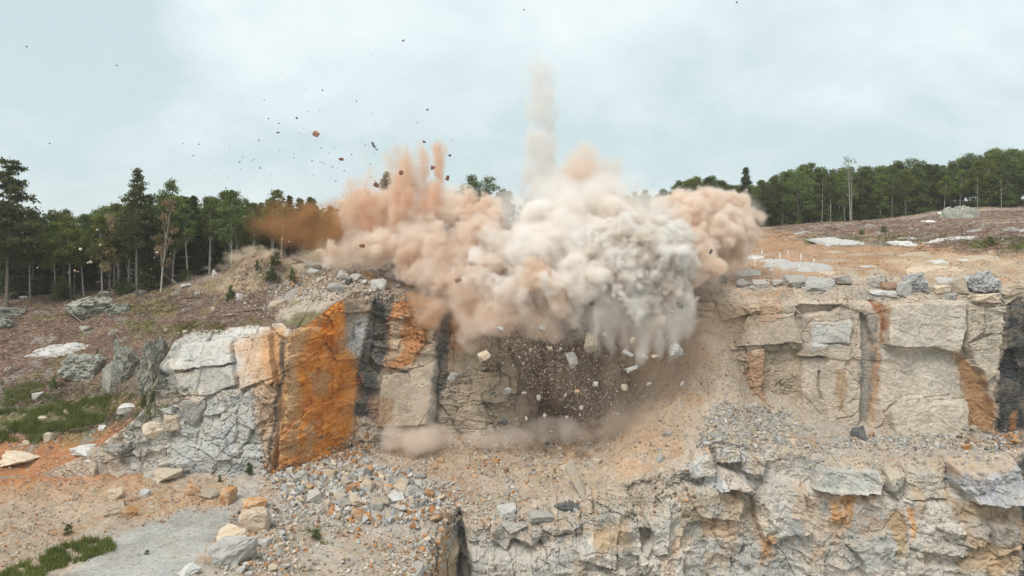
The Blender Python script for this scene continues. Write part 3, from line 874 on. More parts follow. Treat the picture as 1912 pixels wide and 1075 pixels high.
F_ZONES = [
    ([(-300, 820), (240, 810), (300, 850), (250, 935), (100, 940), (-300, 960)], (.37, .15, .055), 16, 1),
    ([(-200, 925), (330, 880), (460, 905), (400, 960), (-200, 1010)], (.40, .30, .205), 18, .7),
    ([(240, 905), (430, 915), (430, 955), (250, 960)], (.41, .24, .12), 16, .7),
    ([(110, 1090), (215, 1000), (330, 955), (450, 938), (450, 965), (395, 1010), (345, 1090)], (.375, .37, .345), 10, .98),
    ([(-100, 1000), (160, 985), (80, 1090), (-100, 1090)], (.31, .23, .15), 14, .6),
    ([(430, 905), (640, 870), (720, 900), (640, 1000), (430, 1000)], (.395, .365, .325), 20, .8),
    ([(430, 1000), (800, 960), (800, 1090), (430, 1090)], (.40, .335, .26), 20, .8),
    ([(640, 930), (840, 930), (800, 1000), (640, 990)], (.43, .40, .355), 16, .6),
    ([(600, 840), (720, 820), (720, 850), (610, 880)], (.16, .145, .13), 12, .8),
    ([(500, 850), (660, 800), (640, 850), (520, 900)], (.42, .22, .10), 14, .7),
    ([(700, 820), (1150, 800), (1150, 880), (850, 900)], (.41, .30, .205), 16, .8),
    ([(950, 870), (1180, 850), (1160, 930), (980, 930)], (.43, .335, .235), 16, .7),
    ([(1130, 760), (1290, 760), (1260, 890), (1160, 910)], (.44, .30, .19), 16, .9),
    ([(1150, 580), (1400, 560), (1420, 780), (1280, 820), (1160, 780)], (.43, .335, .245), 20, .8),
    ([(1330, 750), (1480, 770), (1500, 830), (1300, 830)], (.41, .37, .31), 14, .8),
    ([(1480, 790), (1960, 790), (1960, 850), (1480, 850)], (.40, .355, .30), 14, .7),
    ([(1840, 810), (1960, 790), (1960, 850), (1850, 850)], (.13, .125, .12), 10, .8),
]


def rows(n_list):
    out = [0.0]
    for n, st in n_list:
        out += list(out[-1] + st * np.arange(1, n + 1))
    return np.array(out)


def build_T():
    W = rows([(70, .16), (70, .3), (60, .55), (40, 1.2), (12, 6), (10, 30), (6, 200)])
    top = UPV[:, -1, :]
    x = XU[:, None] * np.ones((1, len(W)))
    Y = top[:, 1][:, None] + W[None, :]
    Y[:, 0] -= 0.0
    z = tps_T(x, np.minimum(Y, 330))
    z0 = top[:, 2] - CZ
    corr = (z0 - z[:, 0])[:, None] * np.exp(-np.maximum(W[None, :] - 0.0, 0) / 3.2)
    z = z + corr
    u0, v0 = proj(np.stack([x, Y, z + CZ], -1))
    # mound of spoil
    mu = np.exp(-(((x + 34.3) / 4.6) ** 2 + ((Y - 99.5) / 4.0) ** 2) ** 1.1)
    mu2 = np.exp(-(((x + 38.6) / 3.2) ** 2 + ((Y - 101.5) / 3.4) ** 2))
    z = z + 5.4 * mu + 2.3 * mu2
    mu3 = np.exp(-(((x + 22.0) / 6.0) ** 2 + ((Y - 92.5) / 2.2) ** 2))
    z = z + 1.7 * mu3
    z = z + (0.55 * fbm(x / 9, Y / 7, 201, 5) + 0.22 * fbm(x / 1.3, Y / 1.3, 202, 4, .6)) * sstep(0, 3, W)[None, :]
    # humps of bed rock on the right hill
    z = z + 1.6 * np.exp(-(((x - 92) / 9) ** 2 + ((Y - 146) / 7) ** 2))
    V = np.stack([x, Y, z + CZ], -1)
    V[:, 0, :] = top
    u, v = proj(V)
    base = np.empty(u.shape + (3,)); base[...] = (.16, .11, .075)
    colr = paint(u, v, (.17, .12, .085), T_ZONES, 210, 14)
    n = fbm(x / 2.4, Y / 2.4, 215, 5)[..., None]
    colr = colr * (1 + .32 * n)
    left = (1 - sstep(-24, -18, x)) * sstep(78, 80, Y)
    m1 = (left * sstep(.15, .45, fbm(x / 3.5, Y / 3.0, 216, 5)))[..., None] * .6
    colr = colr * (1 - m1) + np.array((.185, .12, .085)) * m1
    m2 = (left * sstep(.2, .5, fbm(x / 2.5 + 5, Y / 2.5, 217, 5)))[..., None] * .65
    colr = colr * (1 - m2) + np.array((.105, .075, .055)) * m2
    m3 = (left * sstep(.18, .45, fbm(x / 3 + 9, Y / 2.5, 218, 5)))[..., None] * .65
    colr = colr * (1 - m3) + np.array((.14, .135, .045)) * m3
    m6 = (left * sstep(.30, .42, fbm(x / 2.2 + 19, Y / 2.2, 222, 5)))[..., None] * .8
    colr = colr * (1 - m6) + np.array((.23, .215, .19)) * m6
    right = sstep(22, 30, x)
    m4 = (right * sstep(.22, .45, fbm(x / 4.5 + 4, Y / 2.4, 219, 5)))[..., None] * .55
    colr = colr * (1 - m4) + np.array((.44, .365, .28)) * m4
    m5 = (right * sstep(.25, .5, fbm(x / 3.5 + 7, Y / 2.0, 220, 5)))[..., None] * .5
    colr = colr * (1 - m5) + np.array((.33, .165, .075)) * m5
    # forest floor
    ff = (sstep(0, 6, Y - edge_Y(x)))[..., None]
    colr = colr * (1 - ff) + np.array((.07, .05, .032)) * ff
    return V, colr


EDGE = [(-2000, 106), (-85, 106), (-75, 108), (-55, 110), (-46, 112), (-38, 116), (-30, 128), (-22, 150), (0, 172), (25, 175), (55, 168), (80, 172), (105, 170), (120, 165), (150, 150), (2000, 150)]


def edge_Y(x):
    return smooth_interp(x, EDGE, 3.0)


TV, TC = build_T()

def build_F():
    xs = np.unique(np.round(np.concatenate([far_l, columns(-74, -8.3, lambda x: 0.14), XL]), 4))
    J0, NR = 50, 250
    t = np.linspace(0, 1, NR)
    yl = np.where(xs < -8.1, 2.0, np.interp(xs, XL, LOV[:, 0, 1]))
    ltop = np.interp(xs, XL, LOV[:, 0, 2]) - CZ
    yc = smooth_interp(xs, YC, 0.5) + 1.4
    left = xs < -8.1
    # rows before the brink of the lower face only exist on the left of it
    Y = np.empty((len(xs), NR))
    y58 = np.where(left, yl58 := LOV[0, 0, 1], yl)
    Y[:, J0:] = y58[:, None] + (yc - y58)[:, None] * np.linspace(0, 1, NR - J0)[None, :]
    Y[:, :J0] = np.where(left[:, None], np.interp(np.arange(J0), [0, 6, J0], [2, 40, yl58])[None, :], Y[:, J0:J0 + 1])
    x = xs[:, None] * np.ones((1, len(t)))
    z = tps_F(np.clip(x, -160, 75), np.clip(Y, 20, 200))
    w = Y - yl[:, None]
    corr = (np.where(left, 0, ltop - z[:, 0]) * sstep(-8.2, -7.2, xs))[:, None] * np.exp(-w / 1.2)
    z = z + corr
    flat = poly_mask(*proj(np.stack([x, Y, z + CZ], -1)), F_ZONES[3][0], 14)
    rough = 1.5 * (1 - .85 * flat) * np.where(left[:, None] | (x < -7.0), 1.0, sstep(0, 2, w))
    z = z + rough * (0.28 * fbm(x / 3.5, Y / 3.5, 231, 5) + 0.17 * fbm(x / .8, Y / .8, 232, 4, .6))
    # wheel ruts along the gravel track
    pr = x * .914 - Y * .405 + 51.0 + .35 * fbm(Y / 6, Y * 0, 251, 2)
    rut = sum(np.exp(-((pr - o_) / .24) ** 2) * w_ for o_, w_ in ((-1.0, 1.0), (.9, 1.0), (-3.1, .6), (-1.4, .5))) * flat * (.45 + .55 * sstep(-.3, .3, fbm(x / 3, Y / 3, 252, 3)))
    z = z - .13 * rut
    V = np.stack([x, Y, z + CZ], -1)
    u, v = proj(V)
    colr = paint(u, v, (.385, .318, .25), F_ZONES, 240, 14)
    tm = np.clip(rut * .5 + flat * sstep(.1, .45, fbm(x / 2.2, Y / 3.2, 253, 5)) * .6, 0, .8)[..., None]
    colr = colr * (1 - tm) + np.array((.345, .315, .27)) * tm
    n = fbm(x / 1.8, Y / 1.8, 245, 5)[..., None]
    colr = colr * (1 + .26 * n)
    m = (sstep(.2, .5, fbm(x / 2.6 + 3, Y / 2.2, 246, 5)) * (1 - flat))[..., None] * .5
    colr = colr * (1 - m) + np.array((.42, .385, .335)) * m
    m = (sstep(.25, .5, fbm(x / 2.2 + 8, Y / 2.2, 247, 5)) * (1 - flat))[..., None] * .5
    colr = colr * (1 - m) + np.array((.37, .21, .105)) * m
    keep = np.ones((len(xs) - 1, NR - 1), bool)
    keep[~left[:-1], :J0] = False
    return V, colr, keep.ravel(), flat


FV, FC, FKEEP, FLAT = build_F()


def pieces(V, colr, faces, parts, smooth=True):
    """one structure object per (name, label, face mask)"""
    VV, CC = V.reshape(-1, 3), colr.reshape(-1, 3)
    for name, label, msk in parts:
        f = faces[msk]
        used, inv = np.unique(f.ravel(), return_inverse=True)
        tag(link(name, mesh_np(name, VV[used], inv.reshape(-1, 4), [MATS['earth']], CC[used], smooth)), label, kind='structure')


_tf = grid_faces(*TV.shape[:2])
_tl = TV.reshape(-1, 3)[_tf[:, 0], 0] < -19.5
pieces(TV, TC, _tf, [('hillside', 'brown brush covered hillside below the left forest', _tl), ('quarry_bench', 'bare orange and tan bench above the rock face', ~_tl)])
_ff = grid_faces(*FV.shape[:2])
_trk = FLAT.reshape(-1)[_ff[:, 0]] > .5
pieces(FV, FC, _ff, [('quarry_floor', 'rubble covered quarry bench below the upper face', FKEEP & ~_trk), ('gravel_track', 'smooth grey gravel track rising past the roadside heap', FKEEP & _trk)])

# floor of the pit below, out of sight under the frame
pf = np.array([(-2500, -2500, CZ - 46.5), (2500, -2500, CZ - 46.5), (2500, 80, CZ - 46.5), (-2500, 80, CZ - 46.5)], float)
pg = link('pit_ground', mesh_np('pit_ground', pf, np.array([[0, 1, 2, 3]]), [MATS['pit']], np.full((4, 3), .33)))
tag(pg, 'flat pit ground below the lower rock face', kind='structure')

# ------------------------------------------------------------------ one BVH over all ground for setting things down


def bvh_all():
    vs_, fs, off = [], [], 0
    for V in (UPV, LOV, TV, FV):
        n = V.shape[0] * V.shape[1]
        g_ = grid_faces(V.shape[0], V.shape[1])
        vs_.append(V.reshape(-1, 3)); fs.append((g_[FKEEP] if V is FV else g_) + off); off += n
    V = np.concatenate(vs_); Fc = np.concatenate(fs)
    # only what can matter
    keep = (np.abs(V[Fc[:, 0], 0]) < 170) & (V[Fc[:, 0], 1] < 260)
    Fc = Fc[keep]
    return BVHTree.FromPolygons(V.tolist(), Fc.tolist())


BVH = bvh_all()


def hit(u, v):
    d = (P(u, v, 100) - CAMV).normalized()
    loc, nrm, idx, dist = BVH.ray_cast(CAMV, d, 1000)
    return loc, nrm


def drop(x, y, z0=60):
    loc, nrm, idx, dist = BVH.ray_cast(Vector((x, y, CZ + z0)), Vector((0, 0, -1)), 400)
    return loc


# ------------------------------------------------------------------ forest


class MB:
    """collects quads"""

    def __init__(self):
        self.v, self.f, self.n = [], [], 0

    def add(self, V, Fc):
        self.v.append(np.asarray(V, float)); self.f.append(np.asarray(Fc, int) + self.n); self.n += len(V)

    def tube(self, path, rad, sides=5):
        path = np.asarray(path, float); n = len(path)
        t = np.gradient(path, axis=0); t /= np.linalg.norm(t, axis=1)[:, None] + 1e-9
        ref = np.where(np.abs(t[:, 2:3]) > .9, np.array([[1., 0, 0]]), np.array([[0, 0, 1.]]))
        a = np.cross(t, ref); a /= np.linalg.norm(a, axis=1)[:, None] + 1e-9
        b = np.cross(t, a)
        ang = np.arange(sides) * 2 * np.pi / sides
        V = path[:, None, :] + np.asarray(rad)[:, None, None] * (np.cos(ang)[None, :, None] * a[:, None, :] + np.sin(ang)[None, :, None] * b[:, None, :])
        i = np.arange(n - 1)[:, None] * sides; j = np.arange(sides)[None, :]; k = (j + 1) % sides
        Fc = np.stack([i + j, i + k, i + sides + k, i + sides + j], -1).reshape(-1, 4)
        self.add(V.reshape(-1, 3), Fc)

    def leaves(self, C, size, rng, aspect=0.7, up=0.0):
        n = len(C)
        a = rng.normal(size=(n, 3)); a[:, 2] *= (1 - up); a /= np.linalg.norm(a, axis=1)[:, None]
        r = rng.normal(size=(n, 3)); b = np.cross(a, r); b /= np.linalg.norm(b, axis=1)[:, None]
        s = (size * rng.uniform(.6, 1.3, n))[:, None]
        V = np.stack([C - a * s * .5, C + b * s * .5 * aspect, C + a * s * .5, C - b * s * .5 * aspect], 1)
        self.add(V.reshape(-1, 3), np.arange(n * 4).reshape(-1, 4))

    def mesh(self, name, mat):
        return mesh_np(name, np.concatenate(self.v), np.concatenate(self.f), [mat])


def bend(p0, p1, n, amp, rng):
    t = np.linspace(0, 1, n)[:, None]
    w = rng.normal(size=(n, 3)) * amp; w[0] = 0
    return np.asarray(p0) * (1 - t) + np.asarray(p1) * t + np.cumsum(w, 0) * .5


def dead_twigs(tb, path, H, lo, hi, n, rng, ln=1.6):
    for k in range(n):
        t = rng.uniform(lo, hi); c = path[min(int(t * (len(path) - 1)), len(path) - 1)]
        a = rng.uniform(0, 6.28); l = ln * rng.uniform(.4, 1.2)
        e = c + np.array([math.cos(a) * l, math.sin(a) * l, rng.uniform(-.5, .4) * l])
        tb.tube(bend(c, e, 3, .06, rng), [.028, .02, .008], 3)


def broadleaf(seed, H=15.0, bare=0.35, width=3.2, lobes=14, nleaf=5000, leaf=.31, mats=('bark', 'leaf'), twigs=6, top=1.0, lean=0.25):
    rng = np.random.default_rng(seed)
    tb, cb = MB(), MB()
    n = 9
    path = bend((0, 0, -.4), (rng.normal() * lean * 2, rng.normal() * lean * 2, H * .86), n, .10, rng)
    r0 = .16 * (H / 15) * rng.uniform(.85, 1.2)
    tb.tube(path, np.linspace(r0 * 1.25, r0 * .22, n), 6)
    dead_twigs(tb, path, H, .1, max(bare, .2), twigs, rng)
    cs = []
    for k in range(lobes):
        t = bare + (1 - bare) * ((k + rng.uniform(.2, .9)) / lobes)
        prof = math.sin(math.pi * min(1, max(.04, ((t - bare) / (1 - bare)) * .86 + .14)) ** .8) ** .7
        a = k * 2.4 + rng.uniform(-.5, .5)
        rr = width * prof * rng.uniform(.35, 1.0)
        base = path[min(n - 1, int(max(bare, t - .15) * (n - 1)))]
        c = np.array([base[0] + math.cos(a) * rr, base[1] + math.sin(a) * rr, t * H * .95])
        tb.tube(bend(base, c, 4, .08, rng), [r0 * .38, r0 * .28, r0 * .18, r0 * .07], 4)
        cs.append((c, width * rng.uniform(.30, .52) * (.6 + .5 * prof)))
    cs.append((path[-1] + np.array([0, 0, H * .08]), width * .38))
    tot = sum(r ** 2 for c, r in cs)
    for c, r in cs:
        m = int(nleaf * r * r / tot / 9) + 3
        d = rng.normal(size=(m, 3)); d /= np.linalg.norm(d, axis=1)[:, None]
        q = c + d * (r * rng.uniform(.45, 1.05, m) ** .7)[:, None] * np.array([1, 1, .72])
        pts = (q[:, None, :] + rng.normal(size=(m, 9, 3)) * np.array([.30, .30, .18])).reshape(-1, 3)
        cb.leaves(pts, leaf, rng, .75, .35)
    return tb.mesh('trunk', MATS[mats[0]]), cb.mesh('crown', MATS[mats[1]])


def pine(seed, H=18.0, lo=.32, width=3.4, mats=('bark', 'needle'), step=.62, ragged=.5, tuft=.55):
    rng = np.random.default_rng(seed)
    tb, cb = MB(), MB()
    n = 10
    path = bend((0, 0, -.4), (rng.normal() * .4, rng.normal() * .4, H), n, .05, rng)
    r0 = .2 * H / 18
    tb.tube(path, np.linspace(r0 * 1.2, r0 * .08, n), 6)
    dead_twigs(tb, path, H, .08, lo, 14, rng, 2.0)
    z = lo * H
    while z < H * .985:
        f = (z - lo * H) / (H * (1 - lo))
        prof = (1 - f) ** .75 * (1 - .45 * max(0, .22 - f) / .22) + .05
        for k in range(rng.integers(3, 6)):
            a = rng.uniform(0, 6.28); L = width * prof * (1 - ragged * rng.uniform(0, 1) ** 1.5)
            base = np.array([np.interp(z, path[:, 2], path[:, 0]), np.interp(z, path[:, 2], path[:, 1]), z])
            e = base + np.array([math.cos(a) * L, math.sin(a) * L, L * rng.uniform(.0, .38)])
            br = bend(base, e, 5, .05 * L / 2, rng)
            tb.tube(br, np.linspace(.055, .012, 5), 3)
            m = max(3, int(L * 6.5))
            t = rng.uniform(.28, 1.05, m)
            q = base + (e - base) * t[:, None] + rng.normal(size=(m, 3)) * np.array([.22, .22, .08]) * (.5 + .4 * L)
            pts = (q[:, None, :] + rng.normal(size=(m, 7, 3)) * np.array([.22, .22, .10])).reshape(-1, 3)
            cb.leaves(pts, tuft, rng, .3, .3)
        z += step * rng.uniform(.7, 1.3) * (1 - .45 * f)
    return tb.mesh('trunk', MATS[mats[0]]), cb.mesh('crown', MATS[mats[1]])


def snag(seed, H=16, mats='pale_bark', stems=1):
    rng = np.random.default_rng(seed)
    tb, cb = MB(), MB()
    for s in range(stems):
        n = 9; o = rng.normal(size=2) * .35 * (stems > 1)
        path = bend((o[0], o[1], -.4), (o[0] * 4 + rng.normal() * .3, o[1] * 4, H * rng.uniform(.8, 1)), n, .07, rng)
        tb.tube(path, np.linspace(.15, .03, n), 5)
        for k in range(16):
            t = rng.uniform(.4, .98); c = path[int(t * (n - 1))]; a = rng.uniform(0, 6.28); l = 1.9 * (1.2 - t) + .4
            e = c + np.array([math.cos(a) * l, math.sin(a) * l, l * rng.uniform(.2, .9)])
            tb.tube(bend(c, e, 3, .08, rng), [.04, .025, .01], 3)
            q = e + rng.normal(size=(26, 3)) * .32
            if k % 2 == 0: cb.leaves(q, .3, rng)
    return tb.mesh('trunk', MATS[mats]), cb.mesh('crown', MATS['leaf'])


TREE_KINDS = {
    'broadleaf': [broadleaf(s, bare=b, width=w) for s, b, w in ((1, .30, 3.3), (2, .38, 2.9), (3, .45, 3.0), (4, .25, 3.6))],
    'yellowish': [broadleaf(s, bare=b, width=w, mats=('pale_bark', 'leaf_yellow')) for s, b, w in ((5, .42, 2.7), (6, .5, 2.9), (14, .36, 3.1))],
    'slim': [broadleaf(s, bare=b, width=2.3, lobes=11, nleaf=3600, mats=('pale_bark', 'leaf'), twigs=18) for s, b in ((7, .45), (8, .55), (17, .5))],
    'low': [broadleaf(s, bare=.06, width=2.8, lobes=16, nleaf=4600) for s in (9, 10)],
    'pine': [pine(s, H=15, lo=l, width=w) for s, l, w in ((21, .36, 3.2), (22, .25, 2.8))],
    'tall_pine': [pine(23, H=15, lo=.38, width=3.3, ragged=.65, tuft=.5)],
    'left_pine': [pine(27, H=15, lo=.30, width=4.6, ragged=.5, step=.8)],
    'fir': [pine(s, H=15, lo=.08, width=w, step=.42, ragged=.25, mats=('bark', 'fir')) for s, w in ((24, 2.4), (25, 2.0))],
    'dry': [broadleaf(31, bare=.32, width=2.6, lobes=12, nleaf=2300, mats=('bark', 'dry'), twigs=14), broadleaf(32, bare=.30, width=2.4, lobes=10, nleaf=1700, mats=('pale_bark', 'dry'), twigs=10, lean=.9)],
    'snag': [snag(41, 15, 'pale_bark', 3), snag(42, 15, 'pale_bark', 1)],
}
TREE_NAME = {'broadleaf': 'broadleaf_tree', 'yellowish': 'broadleaf_tree', 'slim': 'broadleaf_tree', 'low': 'broadleaf_tree', 'pine': 'pine_tree', 'tall_pine': 'pine_tree',
             'left_pine': 'pine_tree', 'fir': 'fir_tree', 'dry': 'dry_tree', 'snag': 'bare_tree'}
TREE_DESC = {'broadleaf': 'dense dark green broadleaf tree', 'yellowish': 'yellow green broadleaf with pale trunk', 'slim': 'slim green tree with bare lower trunk',
             'low': 'bushy green tree leafy to the ground', 'pine': 'pine with layered dark green branches', 'fir': 'narrow dark fir', 'dry': 'tree with dry brown leaves'}


def place_tree(kind, x, Y, H, label, group, rz=None, var=None, wide=1.0, zoff=0.0):
    g = drop(x, Y)
    if g is None: return None
    tk, cr = TREE_KINDS[kind][var if var is not None else random.randrange(len(TREE_KINDS[kind]))]
    o = link(TREE_NAME[kind], None)
    o.location = (g.x, g.y, g.z - .05 + zoff)
    o.rotation_euler = (0, 0, random.uniform(0, 6.28) if rz is None else rz)
    s = H / 15.0
    o.scale = (s * wide, s * wide, s)
    tag(o, label, 'tree', group)
    link('trunk', tk, o); link('crown', cr, o)
    return o


VTOP = [(-300, 372), (0, 372), (60, 382), (150, 390), (210, 372), (250, 366), (300, 352), (350, 362), (430, 350), (470, 367), (510, 352), (570, 364), (610, 378), (660, 392), (700, 392),
        (800, 388), (850, 362), (880, 330), (915, 330), (950, 350), (1000, 360), (1100, 376), (1150, 368), (1200, 352), (1240, 348), (1300, 322), (1370, 332), (1420, 337), (1460, 312), (1500, 300),
        (1560, 312), (1640, 302), (1700, 294), (1760, 302), (1820, 282), (1870, 274), (1912, 268), (2100, 262)]


def tree_place_words(u, row):
    if u < 60: w = 'beside the lone tall pine'
    elif u < 200: w = 'behind the brown brush slope'
    elif u < 330: w = 'near the dry leaning tree'
    elif u < 460: w = 'just left of the spoil mound'
    elif u < 700: w = 'behind the spoil mound'
    elif u < 1150: w = 'behind the blast cloud'
    elif u < 1430: w = 'behind the round tan puffs'
    elif u < 1560: w = 'left of the bare triple stem'
    elif u < 1700: w = 'right of the bare triple stem'
    elif u < 1830: w = 'above the pale bedrock hump'
    else: w = 'at the right end of the forest'
    return w


def build_forest():
    xs0 = [(-84, -27, 2.7, 5), (-26, 24, 5.5, 2), (25, 124, 3.5, 5)]
    count = 0
    for xa, xb, st, nrow in xs0:
        for row in range(nrow):
            x = xa + random.uniform(0, st)
            while x < xb:
                Y = float(edge_Y(np.array([x]))[0]) + row * 4.0 + random.uniform(-1.2, 2.2)
                px = x * (1 + row * .03)
                u = UC + px / Y * F
                g = drop(px, Y)
                if g is None: x += st; continue
                ztop = (VH - np.interp(u, *zip(*VTOP))) / F * Y
                H = (ztop - (g.z - CZ)) * (random.uniform(.72, .97) if row < 2 else random.uniform(.84, 1.0))
                H = max(H, 6)
                left = x < -26
                if row == 0:
                    kind = random.choice(['slim', 'slim', 'yellowish', 'slim', 'pine', 'fir'] if left else ['slim', 'slim', 'slim', 'yellowish', 'yellowish', 'broadleaf'])
                elif row < 3:
                    kind = random.choice(['broadleaf', 'broadleaf', 'yellowish', 'pine', 'slim', 'fir'] if left else ['broadleaf', 'broadleaf', 'yellowish', 'yellowish', 'slim', 'low'])
                else:
                    kind = random.choice(['broadleaf', 'low', 'fir', 'pine'] if left else ['broadleaf', 'low', 'broadleaf', 'yellowish'])
                if -26 < x < 24: kind = 'broadleaf'
                size = 'short ' if H < 9.5 else ('tall ' if H > 14.5 else '')
                depth = ('at the front edge of the forest ', 'in the second line of the forest ', 'deep in the forest ', 'deep in the forest ', 'at the back of the forest ')[row]
                lab = size + TREE_DESC[kind] + (' ', ' second row ', ' further back ', ' deep inside ', ' deep inside ')[row] + tree_place_words(u, row)
                place_tree(kind, px, Y, H, lab, 'trees of the forest ' + tree_place_words(u, row), wide=random.uniform(.85, 1.2))
                count += 1
                x += st * random.uniform(.7, 1.3)
    # trees one can single out
    def at(u, vtop, Y, kind, lab, var=0, wide=1.0, rz=None):
        x = (u - UC) / F * Y
        g = drop(x, Y)
        H = (VH - vtop) / F * Y - (g.z - CZ)
        place_tree(kind, x, Y, H, lab, 'trees that stand out of the forest', rz, var, wide)
    at(12, 288, 104, 'left_pine', 'tall full pine towering over the far left end of the forest', 0, .85, 1.0)
    at(256, 314, 107, 'tall_pine', 'tall slim ragged pine standing above the forest edge left of the mound', 0, .8, 2.0)
    at(205, 398, 108, 'dry', 'tree with sparse rusty brown leaves left of the tall slim pine', 0, .8)
    at(300, 366, 107, 'dry', 'dry brown leaved tree leaning right beside the tall slim pine', 1, .75, .3)
    at(316, 332, 112, 'broadleaf', 'dark tree top rising behind the dry leaning tree', 1, .7)
    at(432, 350, 110, 'slim', 'twin pale trunked tree just before the tan spoil mound', 0, 1.1)
    at(725, 318, 150, 'pine', 'lone pine top poking out above the orange dust spray', 0, .8)
    at(880, 326, 172, 'broadleaf', 'round dark tree crown behind the cloud left of the smoke column', 0, 1.0)
    at(915, 329, 172, 'broadleaf', 'largest round dark crown just left of the smoke column', 3, 1.15)
    at(1145, 350, 170, 'slim', 'thin tree top right of the tan puff above the cloud', 1, .8)
    at(1184, 356, 168, 'dry', 'rust leaved tree beside the white cloud top', 0, 1.0)
    at(1388, 312, 164, 'fir', 'pointed dark fir just above the round tan puffs', 0, 1.0)
    at(1590, 282, 166, 'snag', 'bare pale triple stemmed tree higher than its neighbours at the forest edge', 0, .8)
    at(1825, 325, 164, 'snag', 'thin pale bare tree at the forest edge above the bedrock hump', 1, .8)
    at(1870, 330, 163, 'snag', 'thin pale leaning bare tree near the right end of the forest', 1, .9, 2.2)
    at(1535, 330, 167, 'snag', 'slim pale bare tree left of the triple stemmed one', 1, .7)


build_forest()


def far_forest():
    """the wood goes on behind the trees one can tell apart"""
    rng = np.random.default_rng(5); mb = MB()
    for xa, xb in ((-120, -24), (24, 150)):
        for row in (20, 26, 34):
            x = xa
            while x < xb:
                Y = float(edge_Y(np.array([x]))[0]) + row + rng.uniform(-2, 2)
                px = x * (1 + row * .006); g = drop(px, Y)
                if g is not None:
                    H = ((VH - np.interp(UC + px / Y * F, *zip(*VTOP)) - 8) / F * Y - (g.z - CZ)) * rng.uniform(.8, .96)
                    m = 130
                    d = rng.normal(size=(m, 3)); d /= np.linalg.norm(d, axis=1)[:, None]
                    q = np.array([g.x, g.y, g.z + H * .52]) + d * rng.uniform(.5, 1, (m, 1)) * np.array([2.6, 2.2, H * .48])
                    pts = (q[:, None, :] + rng.normal(size=(m, 5, 3)) * .4).reshape(-1, 3)
                    mb.leaves(pts, .75, rng, .8, .3)
                x += rng.uniform(2.2, 3.4)
    tag(link('far_forest', mb.mesh('far_forest', MATS['leaf'])), 'deep green wood behind the trees of the forest edge', kind='stuff')


far_forest()

# undergrowth along the forest edge: young trees
SHRUB = [broadleaf(s, H=4, bare=.03, width=1.5, lobes=9, nleaf=1500, leaf=.26) for s in (51, 52, 53)]


def shrub(u, v, hpx, label, group=None, wide=1.0, name='shrub', Y=None, cat='shrub'):
    if Y is None:
        loc, nrm = hit(u, v)
        if loc is None: return
    else:
        loc = drop((u - UC) / F * Y, Y)
    H = hpx / F * loc.y
    tk, cr = random.choice(SHRUB)
    o = link(name, None); o.location = loc; o.rotation_euler = (0, 0, random.uniform(0, 6.28))
    s = H / 4.2; o.scale = (s * wide, s * wide, s)
    tag(o, label, cat, group)
    link('stem', tk, o); link('foliage', cr, o)


for k in range(44):
    left = k < 18
    u = random.uniform(-20, 600) if left else random.uniform(1250, 1950)
    xx = (u - UC) / F * (110 if left else 168)
    Yq = float(edge_Y(np.array([xx]))[0]) + random.uniform(-1.5, 4)
    shrub(UC + xx / Yq * F, 0, random.uniform(22, 55), 'low leafy sapling under the forest edge ' + tree_place_words(UC + xx / Yq * F, 0), 'saplings along the forest edge ' + tree_place_words(UC + xx / Yq * F, 0),
          random.uniform(.9, 1.5), 'sapling', Yq, 'sapling')
for u, v, h, lab, wd in [
    (512, 497, 26, 'leafy green shrub on the crest of the spoil mound', 1.3), (508, 524, 24, 'leafy green shrub low on the spoil mound', 1.4), (545, 522, 20, 'small green shrub at the right foot of the spoil mound', .8),
    (480, 505, 20, 'thin green sapling on the mound left of the leafy shrubs', .5), (428, 560, 26, 'grey green brush tuft in front of the spoil mound', .9),
    (128, 998, 20, 'small dark bush on the gravel slope left of the grey track', 1.0), (98, 728, 24, 'bright green shrub on the brush slope above the grass', .8), (15, 750, 22, 'green shrub at the left frame edge above the grass', .8),
    (180, 672, 20, 'lone thin green shrub beside the dark lichen outcrop', .6), (268, 760, 22, 'green shrub on the ledge under the white outcrop', .8), (284, 752, 20, 'second green shrub on the ledge under the white outcrop', .8),
    (465, 885, 22, 'green weed clump at the foot of the grey outcrop', .8), (410, 900, 14, 'small weed at the foot of the outcrop', .8), (590, 1005, 18, 'yellow green weed on the pale gravel fan', 1.4), (275, 1035, 9, 'tiny weed on the grey track', 1.2),
    (1650, 434, 12, 'green bush among the pale rocks on the right hill', 1.5), (1608, 438, 10, 'low green bush left of the pale flat rock on the right hill', 1.5), (1848, 458, 16, 'green brush clump near the right end of the clearing', 1.8)]:
    shrub(u, v, h, lab, None, wd)

# ------------------------------------------------------------------ stones


